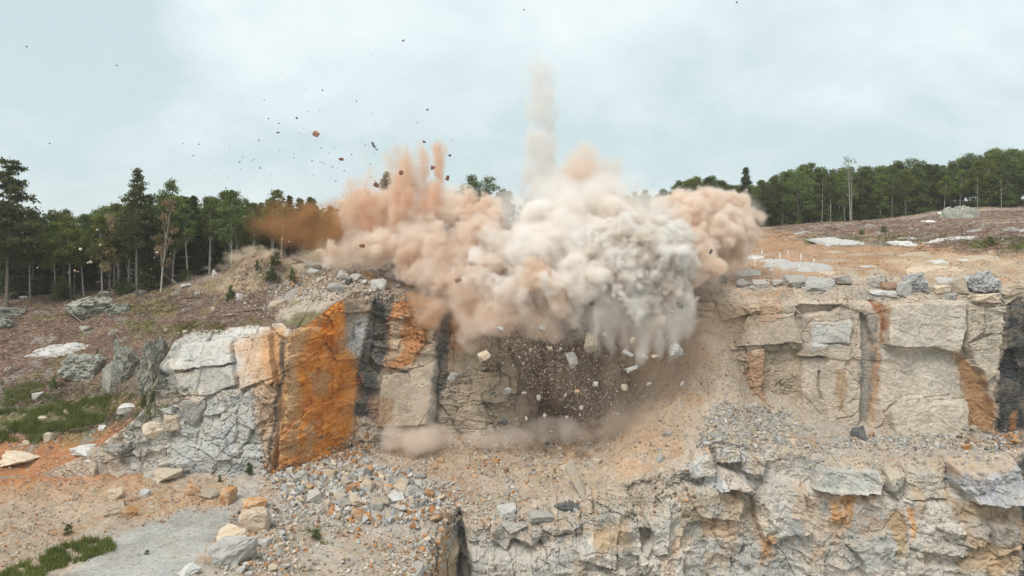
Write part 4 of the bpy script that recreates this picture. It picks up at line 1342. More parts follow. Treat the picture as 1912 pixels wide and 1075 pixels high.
def hull_mesh(name, seed, n=15, dims=(1, 1, 1), fine=False, power=.6):
    rng = np.random.default_rng(seed)
    d = rng.normal(size=(n, 3)); d /= np.linalg.norm(d, axis=1)[:, None]
    d = np.sign(d) * np.abs(d) ** power
    d *= rng.uniform(.75, 1.0, (n, 1)) * np.array(dims)
    bm = bmesh.new()
    for p in d: bm.verts.new(p)
    r = bmesh.ops.convex_hull(bm, input=bm.verts)
    bmesh.ops.delete(bm, geom=[g for g in r['geom_interior'] if isinstance(g, bmesh.types.BMVert)], context='VERTS')
    if fine:
        bmesh.ops.bevel(bm, geom=list(bm.edges), offset=.035, segments=1, affect='EDGES', profile=.6)
        bmesh.ops.triangulate(bm, faces=bm.faces)
        bmesh.ops.subdivide_edges(bm, edges=bm.edges, cuts=1, use_grid_fill=True)
        for it in range(3 if fine == 2 else 2):
            bmesh.ops.subdivide_edges(bm, edges=[e for e in bm.edges if e.calc_length() > (.1 if fine == 2 else .2)], cuts=1, use_grid_fill=True)
            bmesh.ops.triangulate(bm, faces=bm.faces)
        from mathutils import noise as mn
        for v in bm.verts:
            q = v.co * 2.2 + Vector((seed * 3.1, seed, 0))
            if fine == 2:
                vd, vp = mn.voronoi(q * .9); vd2, vp2 = mn.voronoi(q * 2.4)
                v.co += v.normal * (.16 * (mn.noise(vp[0] * 5.1)) + .09 * mn.noise(vp2[0] * 7.3) - .09 * max(0, 1 - (vd[1] - vd[0]) / .09) - .05 * max(0, 1 - (vd2[1] - vd2[0]) / .1))
            v.co += v.normal * (.08 * mn.noise(q) + .07 * mn.noise(q * 2.6) + .045 * mn.noise(q * 6))
        bmesh.ops.triangulate(bm, faces=bm.faces)
    co = np.array([v.co for v in bm.verts])
    mn_, mx_ = co.min(0), co.max(0)
    for v in bm.verts:
        v.co = Vector([(v.co[k] - mn_[k]) / (mx_[k] - mn_[k]) - .5 for k in range(3)])
    me = bpy.data.meshes.new(name)
    bm.to_mesh(me); bm.free()
    for p in me.polygons: p.use_smooth = False
    return me


FINE = {}
ROUGHV = {}


def stone_mesh(kind, var, fine):
    """meshes shared between stones of a colour"""
    store = FINE if fine else ROUGHV
    key = (kind, var, fine)
    if key not in store:
        me = hull_mesh('stone', var * 7 + (100 if fine else 0), n=[11, 14, 18, 12, 16, 13][var % 6], fine=fine, power=[.5, .7, .6, .45, .8, .55][var % 6])
        me.materials.append(STONE[kind]); store[key] = me
    return store[key]


OUT = {}


def outcrop_mesh(kind, seed, mesa):
    key = (kind, seed, mesa)
    if key in OUT: return OUT[key]
    nx, ny = 64, 44
    gx, gy = np.meshgrid(np.linspace(-1.15, 1.15, nx), np.linspace(-1.15, 1.15, ny), indexing='ij')
    wx = gx + .28 * fbm(gx * 1.4 + seed * 3, gy * 1.4, seed, 4); wy = gy + .28 * fbm(gx * 1.4, gy * 1.4 + seed * 5, seed + 9, 4)
    r = (np.abs(wx) ** 2.4 + np.abs(wy) ** 2.4) ** (1 / 2.4)
    z = 1 - r ** (6.0 if mesa else 2.0)
    c1 = cells(wx * 1.9 + seed, wy * 1.5, seed + 3, 3)
    c2 = cells(wx * 5 + seed, wy * 4, seed + 4, 2.4)
    z = z + (.34 if mesa else .42) * (c1['h1'] - .5) + (.45 * (c1['h2'] - .5) * c1['dx'] + .45 * (c1['h3'] - .5) * c1['dy'])
    z = z + .20 * (c2['h1'] - .5) - .16 * (1 - sstep(0, .1, c1['edge'])) - .10 * (1 - sstep(0, .1, c2['edge'])) + .26 * fbm(gx * 4, gy * 4, seed + 5, 5, .6) + (0 if mesa else .55 * fbm(gx * 1.7, gy * 1.7, seed + 6, 3))
    z = np.clip(z, -1.2, 2)
    edge = np.maximum(np.abs(gx), np.abs(gy)) > 1.12
    z[edge] = -1.2
    V = np.stack([gx * .5, gy * .5, z * .5], -1).reshape(-1, 3)
    OUT[key] = mesh_np('outcrop', V, grid_faces(nx, ny), [STONE[kind]])
    return OUT[key]


def outcrop(loc, nrm, u, v, w, h, kind, label, group, var):
    k = loc.y / F
    mesa = kind == 'lichen'
    o = link('rock_outcrop', outcrop_mesh(kind, (var if var is not None else random.randrange(9)) + 1, mesa))
    W = w * k * 1.12
    if mesa:
        D_, H_ = W * .8, h * k * 1.15
        o.location = (loc.x, loc.y + D_ * .3, loc.z + H_ * .12)
        o.rotation_euler = (R(8), 0, random.uniform(-.2, .2)); o.scale = (W, D_, H_ * 1.3)
    else:
        # the seen height of a flat patch is mostly its depth along the slope
        sl = max(.12, abs((Vector((0, loc.y, loc.z - CZ)).normalized()).dot(nrm)))
        D_ = min(max(h * k / sl * .9, W * .35), W * 1.1)
        o.location = (loc.x, loc.y, loc.z - .1)
        q = Vector((0, 0, 1)).rotation_difference(nrm if nrm.z > 0 else -nrm)
        o.rotation_euler = (q.to_matrix() @ Matrix.Rotation(random.uniform(-.15, .15), 3, 'Z')).to_euler(); o.scale = (W, D_, max(.42, h * k * .7))
    tag(o, label, 'rock', group)
    return o


def stone(u, v, w, h, kind, label, group=None, name='boulder', sink=.28, fine=None, rz=None, tilt=.12, depth=.85, cat=None, var=None, flat=False):
    loc, nrm = hit(u, v + h * .25)
    if loc is None: return None
    k = loc.y / F
    fine = (2 if (kind in ('lichen', 'mottled') and w >= 36) else w > 20) if fine is None else fine
    if flat: return outcrop(loc, nrm, u, v, w, h, kind, label, group, var)
    me = stone_mesh(kind, random.randrange(8 if fine else 12) if var is None else var, fine)
    o = link(name, me)
    W, Hh = w * k * 1.15, h * k * 1.38
    o.scale = (W, W * depth, Hh if not flat else Hh)
    o.rotation_euler = (random.uniform(-tilt, tilt), random.uniform(-tilt, tilt), random.uniform(-.5, .5) + (math.pi if random.random() < .5 else 0) if rz is None else rz)
    if flat:   # follow the slope
        q = Vector((0, 0, 1)).rotation_difference(nrm if nrm.z > 0 else -nrm)
        o.rotation_euler = (q.to_matrix() @ Matrix.Rotation(random.uniform(-.3, .3), 3, 'Z')).to_euler()
    o.location = (loc.x, loc.y + W * depth * .2, loc.z + Hh * (.5 - sink))
    tag(o, label, cat or 'rock', group)
    return o


LIP = [
    (1337, 525, 34, 14, 'dark', 'low dark rock at the cliff lip beside the tan dust'), (1388, 533, 26, 14, 'pale grey', 'small pale grey rock on the cliff lip nearest the dust'),
    (1420, 533, 26, 13, 'grey', 'grey wedge shaped rock left of the larger lip boulders'), (1450, 531, 20, 10, 'grey', 'small grey lump between two larger rocks on the cliff lip'),
    (1489, 530, 42, 19, 'grey', 'flat topped grey boulder on the cliff lip'), (1536, 537, 48, 21, 'pale grey', 'pale blue grey boulder with a sharp ridge on the cliff lip'),
    (1576, 527, 32, 14, 'grey', 'rounded grey brown boulder behind the pale ridge shaped one'), (1640, 531, 32, 18, 'grey', 'greenish grey boulder above the rust brown wedge'),
    (1664, 540, 30, 16, 'brown', 'brown block leaning against the upright pale block'), (1687, 546, 28, 26, 'pale grey', 'upright pale grey block on the cliff lip'),
    (1712, 536, 46, 30, 'mottled', 'mottled grey white boulder right of the upright block'), (1650, 549, 40, 11, 'white', 'low whitish slab in front of the brown leaning block'),
    (1760, 545, 28, 14, 'cream', 'small cream rock between the mottled boulder and the tan block'), (1793, 541, 32, 26, 'tan', 'tan block standing left of the big dark streaked boulder'),
    (1838, 538, 64, 36, 'mottled', 'largest boulder on the cliff lip, mottled with dark streaks'), (1890, 549, 56, 22, 'cream', 'long cream boulder at the right end of the cliff lip'),
    (1838, 560, 54, 14, 'cream', 'long low cream slab in front of the big mottled boulder'), (1882, 562, 26, 16, 'tan', 'tan angular rock under the long cream boulder'),
    (1776, 556, 22, 9, 'pale grey', 'flat pale stone in front of the tan block'), (1860, 556, 20, 10, 'grey', 'grey stone wedged beside the long cream slab'),
    (1405, 540, 14, 7, 'pale grey', 'small pale stone between the first lip rocks'), (1515, 541, 16, 8, 'grey', 'little grey stone at the foot of the ridge shaped boulder'),
]
for u, v, w, h, kd, lab in LIP: stone(u, v, w, h, kd, lab, 'boulders lined up on the cliff lip', sink=.16)

LOWLEFT = [
    (437, 1040, 78, 46, 'pale grey', 'largest pale grey boulder, lying at the lower end of the grey track', 3), (430, 1003, 48, 32, 'cream', 'cream boulder just above the largest pale grey one', 1),
    (472, 980, 50, 38, 'cream', 'big cream and rust boulder at the top of the roadside heap', 2), (461, 1011, 26, 15, 'orange', 'small orange stone between the cream boulders', 4),
    (470, 951, 46, 26, 'orange', 'orange boulder at the head of the roadside heap', 5), (420, 934, 32, 27, 'orange', 'orange tan boulder right of the three rocks on the slope edge', 0),
    (358, 918, 32, 27, 'orange', 'pointed orange tan boulder below the grey outcrop', 1), (385, 926, 38, 11, 'tan', 'flat tan slab between two orange boulders', 2),
    (305, 893, 48, 18, 'tan', 'grey tan slab propped at the foot of the outcrop', 3), (210, 957, 38, 20, 'cream', 'cream boulder with a pointed top on the orange gravel', 4),
    (238, 961, 28, 18, 'orange', 'squat orange rock right of the cream pointed one', 5), (218, 925, 28, 15, 'cream', 'pale cream rock beside the brown flat slab', 0),
    (244, 933, 26, 9, 'brown', 'brown flat slab on the orange gravel', 1), (224, 941, 16, 10, 'orange', 'small orange stone under the pale cream rock', 2), (270, 924, 16, 11, 'white', 'small white stone right of the brown flat slab', 3),
    (350, 1071, 38, 14, 'white', 'white boulder cut by the bottom of the picture', 4), (155, 843, 44, 16, 'white', 'white ledge rock at the top of the orange bank', 5), (170, 858, 18, 11, 'white', 'white stone under the white ledge rock', 0),
    (215, 836, 66, 18, 'grey', 'grey arched slab sticking out of the orange bank', 1), (188, 862, 14, 36, 'grey', 'grey leg shaped rock under the arched slab', 2), (30, 862, 70, 16, 'cream', 'long cream rock in the orange bank at the left edge', 3),
    (290, 803, 52, 26, 'cream', 'cream block on top of the lower outcrop', 4), (318, 790, 34, 24, 'tan', 'grey tan block behind the cream one on the outcrop', 5), (365, 772, 40, 34, 'grey', 'rounded grey block at the upper corner of the lower outcrop', 0),
    (665, 938, 40, 24, 'cream', 'large cream boulder on the grey rubble fan', 1), (708, 945, 34, 17, 'tan', 'flat tan boulder right of the large cream one', 2), (655, 915, 18, 13, 'orange', 'bright orange stone above the large cream boulder', 3),
    (1058, 884, 36, 22, 'cream', 'cream block at the head of the long leaning slab', 4), (1605, 812, 28, 22, 'dark', 'dark striped boulder at the foot of the right cliff', 5), (1625, 812, 14, 11, 'orange', 'small pinkish block right of the dark striped boulder', 0),
    (1458, 824, 20, 12, 'pale grey', 'pale stone on the scree heap', 2), (1233, 858, 14, 14, 'pale grey', 'grey stone lying on the dirt slope', 1), (1244, 813, 13, 11, 'pale grey', 'small grey stone higher on the dirt slope', 2),
    (645, 905, 22, 10, 'tan', 'tan flat stone at the top of the rubble fan', 3), (765, 920, 30, 14, 'grey', 'thin grey slab at the right end of the rubble fan', 4), (560, 895, 30, 16, 'grey', 'pale grey rock at the left end of the rubble fan', 5),
    (1060, 945, 46, 16, 'dark', 'dark ledge rock at the brink below the leaning slab', 1), (1010, 968, 44, 13, 'grey', 'grey ledge rock jutting from the brink', 2), (960, 985, 46, 12, 'grey', 'low grey ledge rock near the dark vein', 3), (945, 960, 34, 18, 'white', 'whitish rock at the brink of the lower face', 0),
]
for u, v, w, h, kd, lab, vr in LOWLEFT: stone(u, v, w, h, kd, lab, 'single boulders on the bench and the slope', var=vr)
# the long leaning slab
o = stone(1078, 905, 20, 58, 'tan', 'long tan slab lying tilted down the rubble slope', None, 'rock_slab', sink=.25, fine=True, rz=.2, tilt=0, depth=.7, var=3)
if o: o.rotation_euler = (R(-28), R(-24), .2)

LEFTHILL = [
    (100, 650, 100, 26, 'white', 'long white topped rock in the brush slope', 1), (150, 690, 66, 44, 'lichen', 'grey rock with a pale left side under the white topped one', 2), (238, 680, 64, 84, 'lichen', 'big dark lichen covered outcrop left of the white cliff', 1), (285, 690, 52, 96, 'lichen', 'dark lichen covered shoulder of rock touching the white cliff', 4),
    (208, 706, 34, 52, 'lichen', 'pale footed dark rock at the left of the big lichen outcrop', 5), (165, 578, 88, 36, 'lichen', 'greenish grey rock in the brush below the forest', 4), (220, 580, 40, 18, 'lichen', 'low grey rock right of the greenish one below the forest', 5), (15, 585, 50, 18, 'lichen', 'grey rock at the left edge below the forest', 0),
    (10, 604, 40, 22, 'lichen', 'lower grey rock at the left edge below the forest', 1), (237, 765, 30, 16, 'white', 'white angular stone on the dark soil', 2), (70, 740, 18, 11, 'white', 'white stone in the brush above the grass', 3), (78, 784, 16, 11, 'cream', 'cream stone in the middle of the grass', 4),
    (310, 766, 22, 10, 'white', 'white stone half buried in the dark soil', 5), (36, 742, 14, 7, 'white', 'small white stone at left above the grass', 0), (125, 770, 16, 9, 'cream', 'cream stone on the soil right of the grass', 1), (330, 756, 18, 7, 'white', 'flat white stone under the outcrop ledge', 2), (190, 800, 12, 7, 'white', 'small white stone at the lower edge of the grass', 3),
    (88, 817, 20, 14, 'tan', 'tan pointed rock at the bank edge below the grass', 4), (50, 826, 14, 7, 'cream', 'pale stone at the bank edge left of the pointed rock', 5), (160, 612, 26, 8, 'grey', 'low grey rock amid red brown brush', 1), (15, 690, 16, 8, 'grey', 'grey stone near the left edge of the brush', 0),
    (197, 548, 24, 6, 'pale grey', 'flat pale stone at the foot of the forest edge', 2), (265, 546, 14, 6, 'pale grey', 'small pale stone at the foot of the tall pine', 3), (42, 556, 16, 5, 'pale grey', 'pale stone by the leftmost forest trunks', 4), (517, 575, 40, 26, 'cream', 'cream rock at the top left of the orange slab', 5),
    (530, 552, 64, 18, 'grey', 'flat grey rock between the mound and the cliff edge', 1), (350, 533, 20, 7, 'white', 'white stone at the left foot of the mound', 0), (448, 555, 16, 12, 'pale grey', 'grey stone in front of the spoil mound', 2), (372, 548, 16, 6, 'white', 'low white stone by the dark log', 1), (425, 590, 20, 5, 'cream', 'flat cream stone on the brown slope', 3), (398, 577, 10, 7, 'tan', 'small tan stone on the brown slope', 4),
    (403, 511, 14, 12, 'white', 'whitish slab on the left flank of the mound', 1), (310, 617, 9, 6, 'cream', 'round pale stone on the moss patch', 2), (345, 620, 8, 6, 'cream', 'second round pale stone on the moss patch', 3),
]
for u, v, w, h, kd, lab, vr in LEFTHILL: stone(u, v, w, h, kd, lab, 'rocks in the brush of the left slope', var=vr, sink=.35, flat=w > 60 and h < 30)

RIGHTHILL = [
    (1583, 448, 90, 16, 'white', 'wide white bedrock patch on the right hill'), (1702, 454, 48, 13, 'white', 'thick white slab right of the wide bedrock patch'), (1690, 443, 44, 9, 'white', 'flat white slab above the thick one'),
    (1778, 445, 76, 7, 'white', 'long thin white slab on the right hill'), (1804, 401, 66, 20, 'lichen', 'big greenish bedrock hump near the forest'), (1781, 394, 44, 8, 'white', 'white streak of bedrock above the greenish hump'),
    (1887, 426, 26, 12, 'pale grey', 'pale boulder at the right edge of the hill'), (1906, 428, 22, 10, 'pale grey', 'pale boulder cut by the right edge of the hill'), (1815, 432, 28, 7, 'pale grey', 'flat grey slab left of the pale boulders'),
    (1490, 490, 104, 18, 'white', 'broad white bedrock patch among the white markers'), (1452, 485, 60, 11, 'white', 'white bedrock strip left of the broad patch'), (1540, 507, 54, 11, 'cream', 'cream bedrock below the broad white patch'),
    (1402, 480, 44, 9, 'white', 'white bedrock by the first marker posts'), (1408, 506, 44, 13, 'white', 'white bedrock lump nearest the cliff lip'), (1704, 473, 64, 7, 'cream', 'pale flat slab in the orange soil'), (1563, 469, 38, 7, 'cream', 'small pale slab at the orange soil edge'),
    (1841, 479, 64, 11, 'cream', 'cream bedrock strip in the orange soil at right'), (1748, 499, 96, 11, 'cream', 'longest cream bedrock strip on the bench'), (1757, 486, 28, 7, 'white', 'small white slab above the longest strip'), (1800, 484, 22, 5, 'white', 'tiny white slab right of the longest strip'),
    (1620, 496, 28, 7, 'white', 'white slab alone in the orange soil'), (1783, 521, 56, 6, 'white', 'thin white strip near the cliff lip'), (1625, 420, 18, 8, 'pale grey', 'small grey rock on the hill below the forest'), (1700, 425, 16, 7, 'pale grey', 'round grey stone on the brown hill'),
    (1640, 433, 30, 6, 'pale grey', 'low grey slab on the brown hill'), (1737, 412, 24, 7, 'white', 'white lump left of the greenish hump'), (1500, 432, 26, 5, 'pale grey', 'grey slab at the top of the orange patch'),
]
for u, v, w, h, kd, lab in RIGHTHILL: stone(u, v, w, h, kd, lab, 'bedrock patches and rocks on the right bench', sink=.45, flat=True, depth=1.0, fine=True)

# heap on the cliff top and the rubble fan below: one object per stone
KINDW = ['grey', 'grey', 'pale grey', 'pale grey', 'tan', 'tan', 'cream', 'orange', 'white', 'dark']


def heap(n, poly, smin, smax, group, where, kinds, fine=False, skew=2.0):
    poly = np.array(poly, float)
    lo, hi = poly.min(0), poly.max(0)
    k = 0
    while k < n:
        u, v = random.uniform(lo[0], hi[0]), random.uniform(lo[1], hi[1])
        if poly_mask(np.array([u]), np.array([v]), poly, .01)[0] < .5: continue
        w = smin + (smax - smin) * random.random() ** skew
        h = w * random.uniform(.4, .75)
        kd = random.choice(kinds)
        size = 'large' if w > smin + .6 * (smax - smin) else ('small' if w < smin + .25 * (smax - smin) else 'middling')
        third = (u - lo[0]) / (hi[0] - lo[0]); pos = 'left part' if third < .33 else ('middle' if third < .66 else 'right part')
        vert = 'upper' if v < (lo[1] + hi[1]) / 2 else 'lower'
        stone(u, v, w, h, kd, f'{size} {kd} rock, {vert} {pos} of {where}', group, 'broken_rock', fine=fine, tilt=.5, depth=random.uniform(.6, 1.1), sink=.2)
        k += 1


heap(75, [(575, 500), (640, 488), (760, 492), (810, 520), (830, 545), (640, 545), (590, 525)], 8, 32, 'broken rocks heaped on the cliff top', 'the heap on the cliff top', KINDW + ['white', 'pale grey', 'cream'])
heap(70, [(540, 895), (640, 870), (760, 900), (810, 930), (730, 965), (640, 965), (560, 930)], 7, 26, 'broken rocks of the fan under the orange slab', 'the rubble fan under the orange slab', KINDW)
heap(45, [(450, 960), (500, 955), (540, 1000), (560, 1075), (440, 1075), (430, 1040), (470, 1020)], 6, 20, 'broken rocks of the heap beside the track', 'the heap beside the grey track', KINDW)
heap(28, [(720, 860), (1100, 830), (1160, 860), (1000, 890), (760, 900)], 5, 15, 'broken rocks on the bench below the blast', 'the bench below the blast', ['tan', 'cream', 'orange', 'grey', 'brown'])
heap(30, [(1330, 790), (1500, 790), (1600, 830), (1700, 825), (1780, 835), (1450, 850), (1310, 830)], 6, 20, 'broken rocks of the scree at the foot of the right cliff', 'the scree under the right cliff', ['grey', 'pale grey', 'tan', 'cream'])
heap(16, [(765, 1075), (790, 1010), (822, 955), (845, 935), (850, 960), (830, 1000), (812, 1075)], 9, 26, 'broken rocks beside the dark vein', 'the pile beside the dark vein', ['tan', 'cream', 'orange', 'grey', 'brown'])
heap(22, [(1780, 800), (1900, 800), (1900, 835), (1800, 840)], 7, 18, 'rusty rocks at the foot of the dark dyke', 'the rusty heap under the dark dyke', ['orange', 'tan', 'brown', 'grey'])

# ------------------------------------------------------------------ logs, stumps, marker posts


def log(u, v, lpx, ang, rpx, mat, label, name='fallen_log', lift=.2):
    loc, nrm = hit(u, v)
    if loc is None: return
    k = loc.y / F; L = lpx * k; r = rpx * k
    mb = MB(); rng = np.random.default_rng(int(u * 7 + v))
    a = R(ang); d = np.array([math.cos(a), .35 * math.sin(a * 2 + .4), math.sin(a)])
    p = bend(-d * L / 2, d * L / 2, 7, .025 * L, rng)
    mb.tube(p, np.linspace(r, r * .6, 7) * rng.uniform(.85, 1.15, 7), 7)
    for q in range(3):
        c = p[rng.integers(1, 6)]; e = c + rng.normal(size=3) * .18 * L + np.array([0, 0, .06 * L])
        mb.tube(bend(c, e, 3, .02, rng), [r * .35, r * .25, r * .1], 4)
    o = link(name, mb.mesh(name, MATS[mat])); o.location = (loc.x, loc.y - r, loc.z + r * .6)
    tag(o, label, 'log')


for a in [
    (232, 545, 56, -8, 1.6, 'wood', 'pale thin log lying along the foot of the forest'), (330, 529, 22, -30, 2.6, 'wood', 'short broken pale log left of the mound'), (373, 556, 46, 3, 2.0, 'dark_wood', 'dark log lying in front of the mound'),
    (563, 491, 40, -24, 3.4, 'dark_wood', 'thick dark brown log at the top of the mound heap'), (28, 656, 64, 25, 1.1, 'wood', 'long bleached branch on the brush slope at left'), (67, 757, 42, 32, 1.5, 'wood', 'grey branch on the dark soil above the grass'),
    (192, 673, 10, -40, 1.1, 'wood', 'short white stick beside the dark lichen outcrop'), (193, 686, 14, 88, 1.1, 'wood', 'upright white stick beside the dark lichen outcrop'), (150, 601, 46, -35, 1.0, 'wood', 'thin branch in the red brush'),
    (178, 688, 30, -55, 1.0, 'wood', 'curved branch left of the lichen outcrop'), (165, 800, 60, 5, 2.4, 'dark_wood', 'dark root log along the bank edge below the grass'), (240, 780, 34, 35, 1.0, 'wood', 'bleached forked stick on the dark soil'),
    (330, 577, 36, 12, 1.3, 'dark_wood', 'dark branch on the moss patch'), (480, 580, 44, 4, 2.0, 'dark_wood', 'dark log above the white outcrop'), (1862, 464, 46, -35, 1.3, 'dark_wood', 'dark branch lying on the orange bank at right'),
    (1866, 438, 16, 80, 1.3, 'wood', 'upright pale stub on the right hill'), (1720, 440, 40, 8, 1.2, 'wood', 'pale branch on the right hill'), (1560, 428, 36, -6, 1.2, 'dark_wood', 'dark branch under the forest edge at right'),
        (1660, 415, 34, 10, 1.0, 'wood', 'pale thin branch under the triple stemmed tree'), (8, 735, 26, -40, 1.2, 'wood', 'short bleached branch at the left edge')]:
    log(*a)

post_me = None
for i, (u, v, h) in enumerate([(1456.5, 483, 11), (1495.7, 485, 12), (1437.8, 491, 8), (1409, 498, 9), (1492.7, 503, 9), (1422.7, 473, 7), (1359.7, 489, 7), (1402, 484, 8), (1397.6, 509, 7), (1471, 475, 6), (1383, 476, 6), (1520, 489, 7)]):
    loc, nrm = hit(u, v)
    if loc is None: continue
    if post_me is None:
        mb = MB(); mb.tube([(0, 0, -.2), (0, 0, .92), (0, 0, 1.0), (0, 0, 1.001)], [.5, .5, .46, .001], 10)
        post_me = mb.mesh('marker_post', MATS['marker'])
    o = link('marker_post', post_me); k = loc.y / F
    o.location = loc; o.scale = (.17, .17, h * k)
    o.rotation_euler = (random.uniform(-.06, .06), random.uniform(-.06, .06), 0)
    tag(o, 'thin white marker post standing among the white bedrock patches at the blast holes' if i > 1 else ('white marker post on the left crest of the broad bedrock patch' if i == 0 else 'tallest white marker post at the right of the broad bedrock patch'),
        'post', 'white marker posts on the bench')
# ------------------------------------------------------------------ loose small stuff: chips, twigs, grass


def sample_poly(n, poly):
    poly = np.array(poly, float); lo, hi = poly.min(0), poly.max(0)
    out = []
    while len(out) < n:
        q = RNG.uniform(lo, hi, (n * 2, 2))
        m = poly_mask(q[:, 0], q[:, 1], poly, 6) > RNG.uniform(0, 1, len(q))
        out += q[m].tolist()
    return out[:n]


OCT_F = np.array([[0, 2, 4], [2, 1, 4], [1, 3, 4], [3, 0, 4], [2, 0, 5], [1, 2, 5], [3, 1, 5], [0, 3, 5]])
OCT_V = np.array([[1, 0, 0], [-1, 0, 0], [0, 1, 0], [0, -1, 0], [0, 0, 1], [0, 0, -1]], float)


def rand_rot(n):
    q = RNG.normal(size=(n, 4)); q /= np.linalg.norm(q, axis=1)[:, None]
    w, x, y, z = q.T
    return np.stack([np.stack([1 - 2 * (y * y + z * z), 2 * (x * y - z * w), 2 * (x * z + y * w)], -1),
                     np.stack([2 * (x * y + z * w), 1 - 2 * (x * x + z * z), 2 * (y * z - x * w)], -1),
                     np.stack([2 * (x * z - y * w), 2 * (y * z + x * w), 1 - 2 * (x * x + y * y)], -1)], 1)


def chips_mesh(name, pts, sizes, cols, mat):
    n = len(pts)
    V = OCT_V[None] * RNG.uniform(.55, 1.0, (n, 6, 1)) * RNG.uniform(.45, 1.0, (n, 1, 3))
    V = V + RNG.normal(size=V.shape) * .15
    V = np.einsum('nij,nkj->nki', rand_rot(n), V) * sizes[:, None, None] + pts[:, None, :]
    Fc = OCT_F[None] + (np.arange(n) * 6)[:, None, None]
    return mesh_np(name, V.reshape(-1, 3), Fc.reshape(-1, 3), [mat], np.repeat(cols, 6, 0))


MATS['chip'] = earth_material('loose_stone', 4.0, .3, tint_amt=.1)
CHIP_COL = {'grey': (.35, .345, .33), 'pale': (.48, .465, .43), 'tan': (.43, .35, .26), 'orange': (.44, .21, .085), 'brown': (.22, .14, .09), 'dark': (.11, .105, .10), 'cream': (.52, .45, .36)}


def chips(name, label, specs):
    P_, S_, C_ = [], [], []
    for n, poly, smin, smax, mix in specs:
        keys = list(mix); pr = np.array([mix[k] for k in keys], float); pr /= pr.sum()
        for u, v in sample_poly(n, poly):
            if fbm(np.array([u / 60.]), np.array([v / 30.]), 616, 4)[0] + RNG.normal() * .3 < -.12: continue
            loc, nrm = hit(u, v)
            if loc is None: continue
            s = (smin + (smax - smin) * RNG.random() ** 3) * .5
            P_.append((loc.x, loc.y, loc.z + s * .25)); S_.append(s)
            C_.append(np.array(CHIP_COL[keys[RNG.choice(len(keys), p=pr)]]) * RNG.uniform(.75, 1.2))
    o = link(name, chips_mesh(name, np.array(P_), np.array(S_), np.array(C_), MATS['chip']))
    return tag(o, label, kind='stuff')


MIXR = {'grey': 2.5, 'pale': 2.5, 'tan': 6, 'orange': 1.2, 'brown': 1.2, 'dark': .3, 'cream': 2.5}
chips('rubble', 'loose stone rubble spread over the quarry bench and slopes', [
    (9000, [(480, 890), (640, 830), (900, 820), (1150, 810), (1170, 900), (950, 945), (840, 940), (800, 1000), (640, 1000), (480, 960)], .12, .75, MIXR),
    (5200, [(500, 890), (640, 860), (840, 900), (800, 990), (560, 960)], .2, 1.5, {'grey': 4, 'pale': 3, 'tan': 3, 'orange': .8, 'cream': 1}),
    (4500, [(430, 950), (800, 950), (800, 1075), (400, 1075)], .1, .8, MIXR),
    (2200, [(430, 940), (520, 950), (570, 1075), (420, 1075)], .15, .65, MIXR),
    (4500, [(0, 900), (440, 890), (440, 950), (200, 1000), (0, 1075)], .08, .45, {'tan': 4, 'cream': 2, 'orange': 2, 'brown': 1, 'grey': 1}),
    (3000, [(1130, 700), (1260, 600), (1400, 600), (1400, 770), (1300, 820), (1160, 900)], .12, .6, {'tan': 4, 'grey': 2, 'cream': 1, 'brown': 1}),
    (5200, [(1340, 745), (1480, 770), (1530, 810), (1700, 815), (1880, 815), (1880, 840), (1300, 835)], .2, .8, {'grey': 3, 'pale': 2.5, 'tan': 3, 'brown': .6}),
    (1600, [(740, 1080), (780, 1010), (830, 940), (856, 940), (850, 1000), (820, 1080)], .15, 1.0, MIXR),
    (900, [(480, 850), (560, 880), (690, 800), (700, 840), (600, 890), (500, 890)], .15, .9, {'orange': 4, 'tan': 2, 'brown': 1.5, 'dark': 1}),
    (700, [(1800, 800), (1910, 800), (1910, 840), (1800, 840)], .2, .7, {'orange': 2, 'tan': 2, 'dark': 1.5}),
    (4200, [(570, 495), (780, 490), (830, 560), (640, 560), (560, 570), (500, 560)], .15, .8, MIXR),
    (2600, [(340, 530), (440, 470), (560, 475), (600, 520), (520, 600), (400, 570)], .12, .55, {'tan': 3, 'cream': 2, 'pale': 1.5, 'brown': 1.5}),
    (3600, [(1300, 510), (1912, 515), (1912, 560), (1300, 560)], .12, .6, {'grey': 2, 'tan': 4, 'cream': 2}),
    (2600, [(1300, 440), (1912, 440), (1912, 520), (1300, 520)], .12, .6, {'tan': 3, 'cream': 2, 'orange': 2, 'pale': 1}),
    (1800, [(1440, 415), (1912, 385), (1912, 460), (1500, 450)], .15, .7, {'pale': 3, 'brown': 3, 'grey': 2}),
    (3200, [(0, 560), (520, 540), (520, 610), (300, 640), (100, 840), (0, 840)], .1, .45, {'brown': 5, 'pale': 1.3, 'cream': 1, 'dark': 2}),
    (900, [(0, 810), (240, 790), (240, 900), (0, 920)], .1, .5, {'orange': 3, 'tan': 2, 'cream': 1}),
    (700, [(470, 830), (680, 800), (690, 850), (520, 890)], .15, .7, {'orange': 4, 'tan': 2, 'brown': 1, 'dark': 1}),
    (3000, [(850, 930), (1000, 950), (1180, 905), (1300, 870), (1300, 930), (1150, 990), (900, 1000)], .1, .7, MIXR),
    (2600, [(1310, 820), (1900, 830), (1900, 865), (1310, 880)], .12, .7, {'grey': 2, 'pale': 2, 'tan': 4, 'cream': 1}),
    (500, [(350, 730), (500, 720), (490, 890), (370, 890)], .1, .4, {'grey': 2, 'brown': 3}),
])


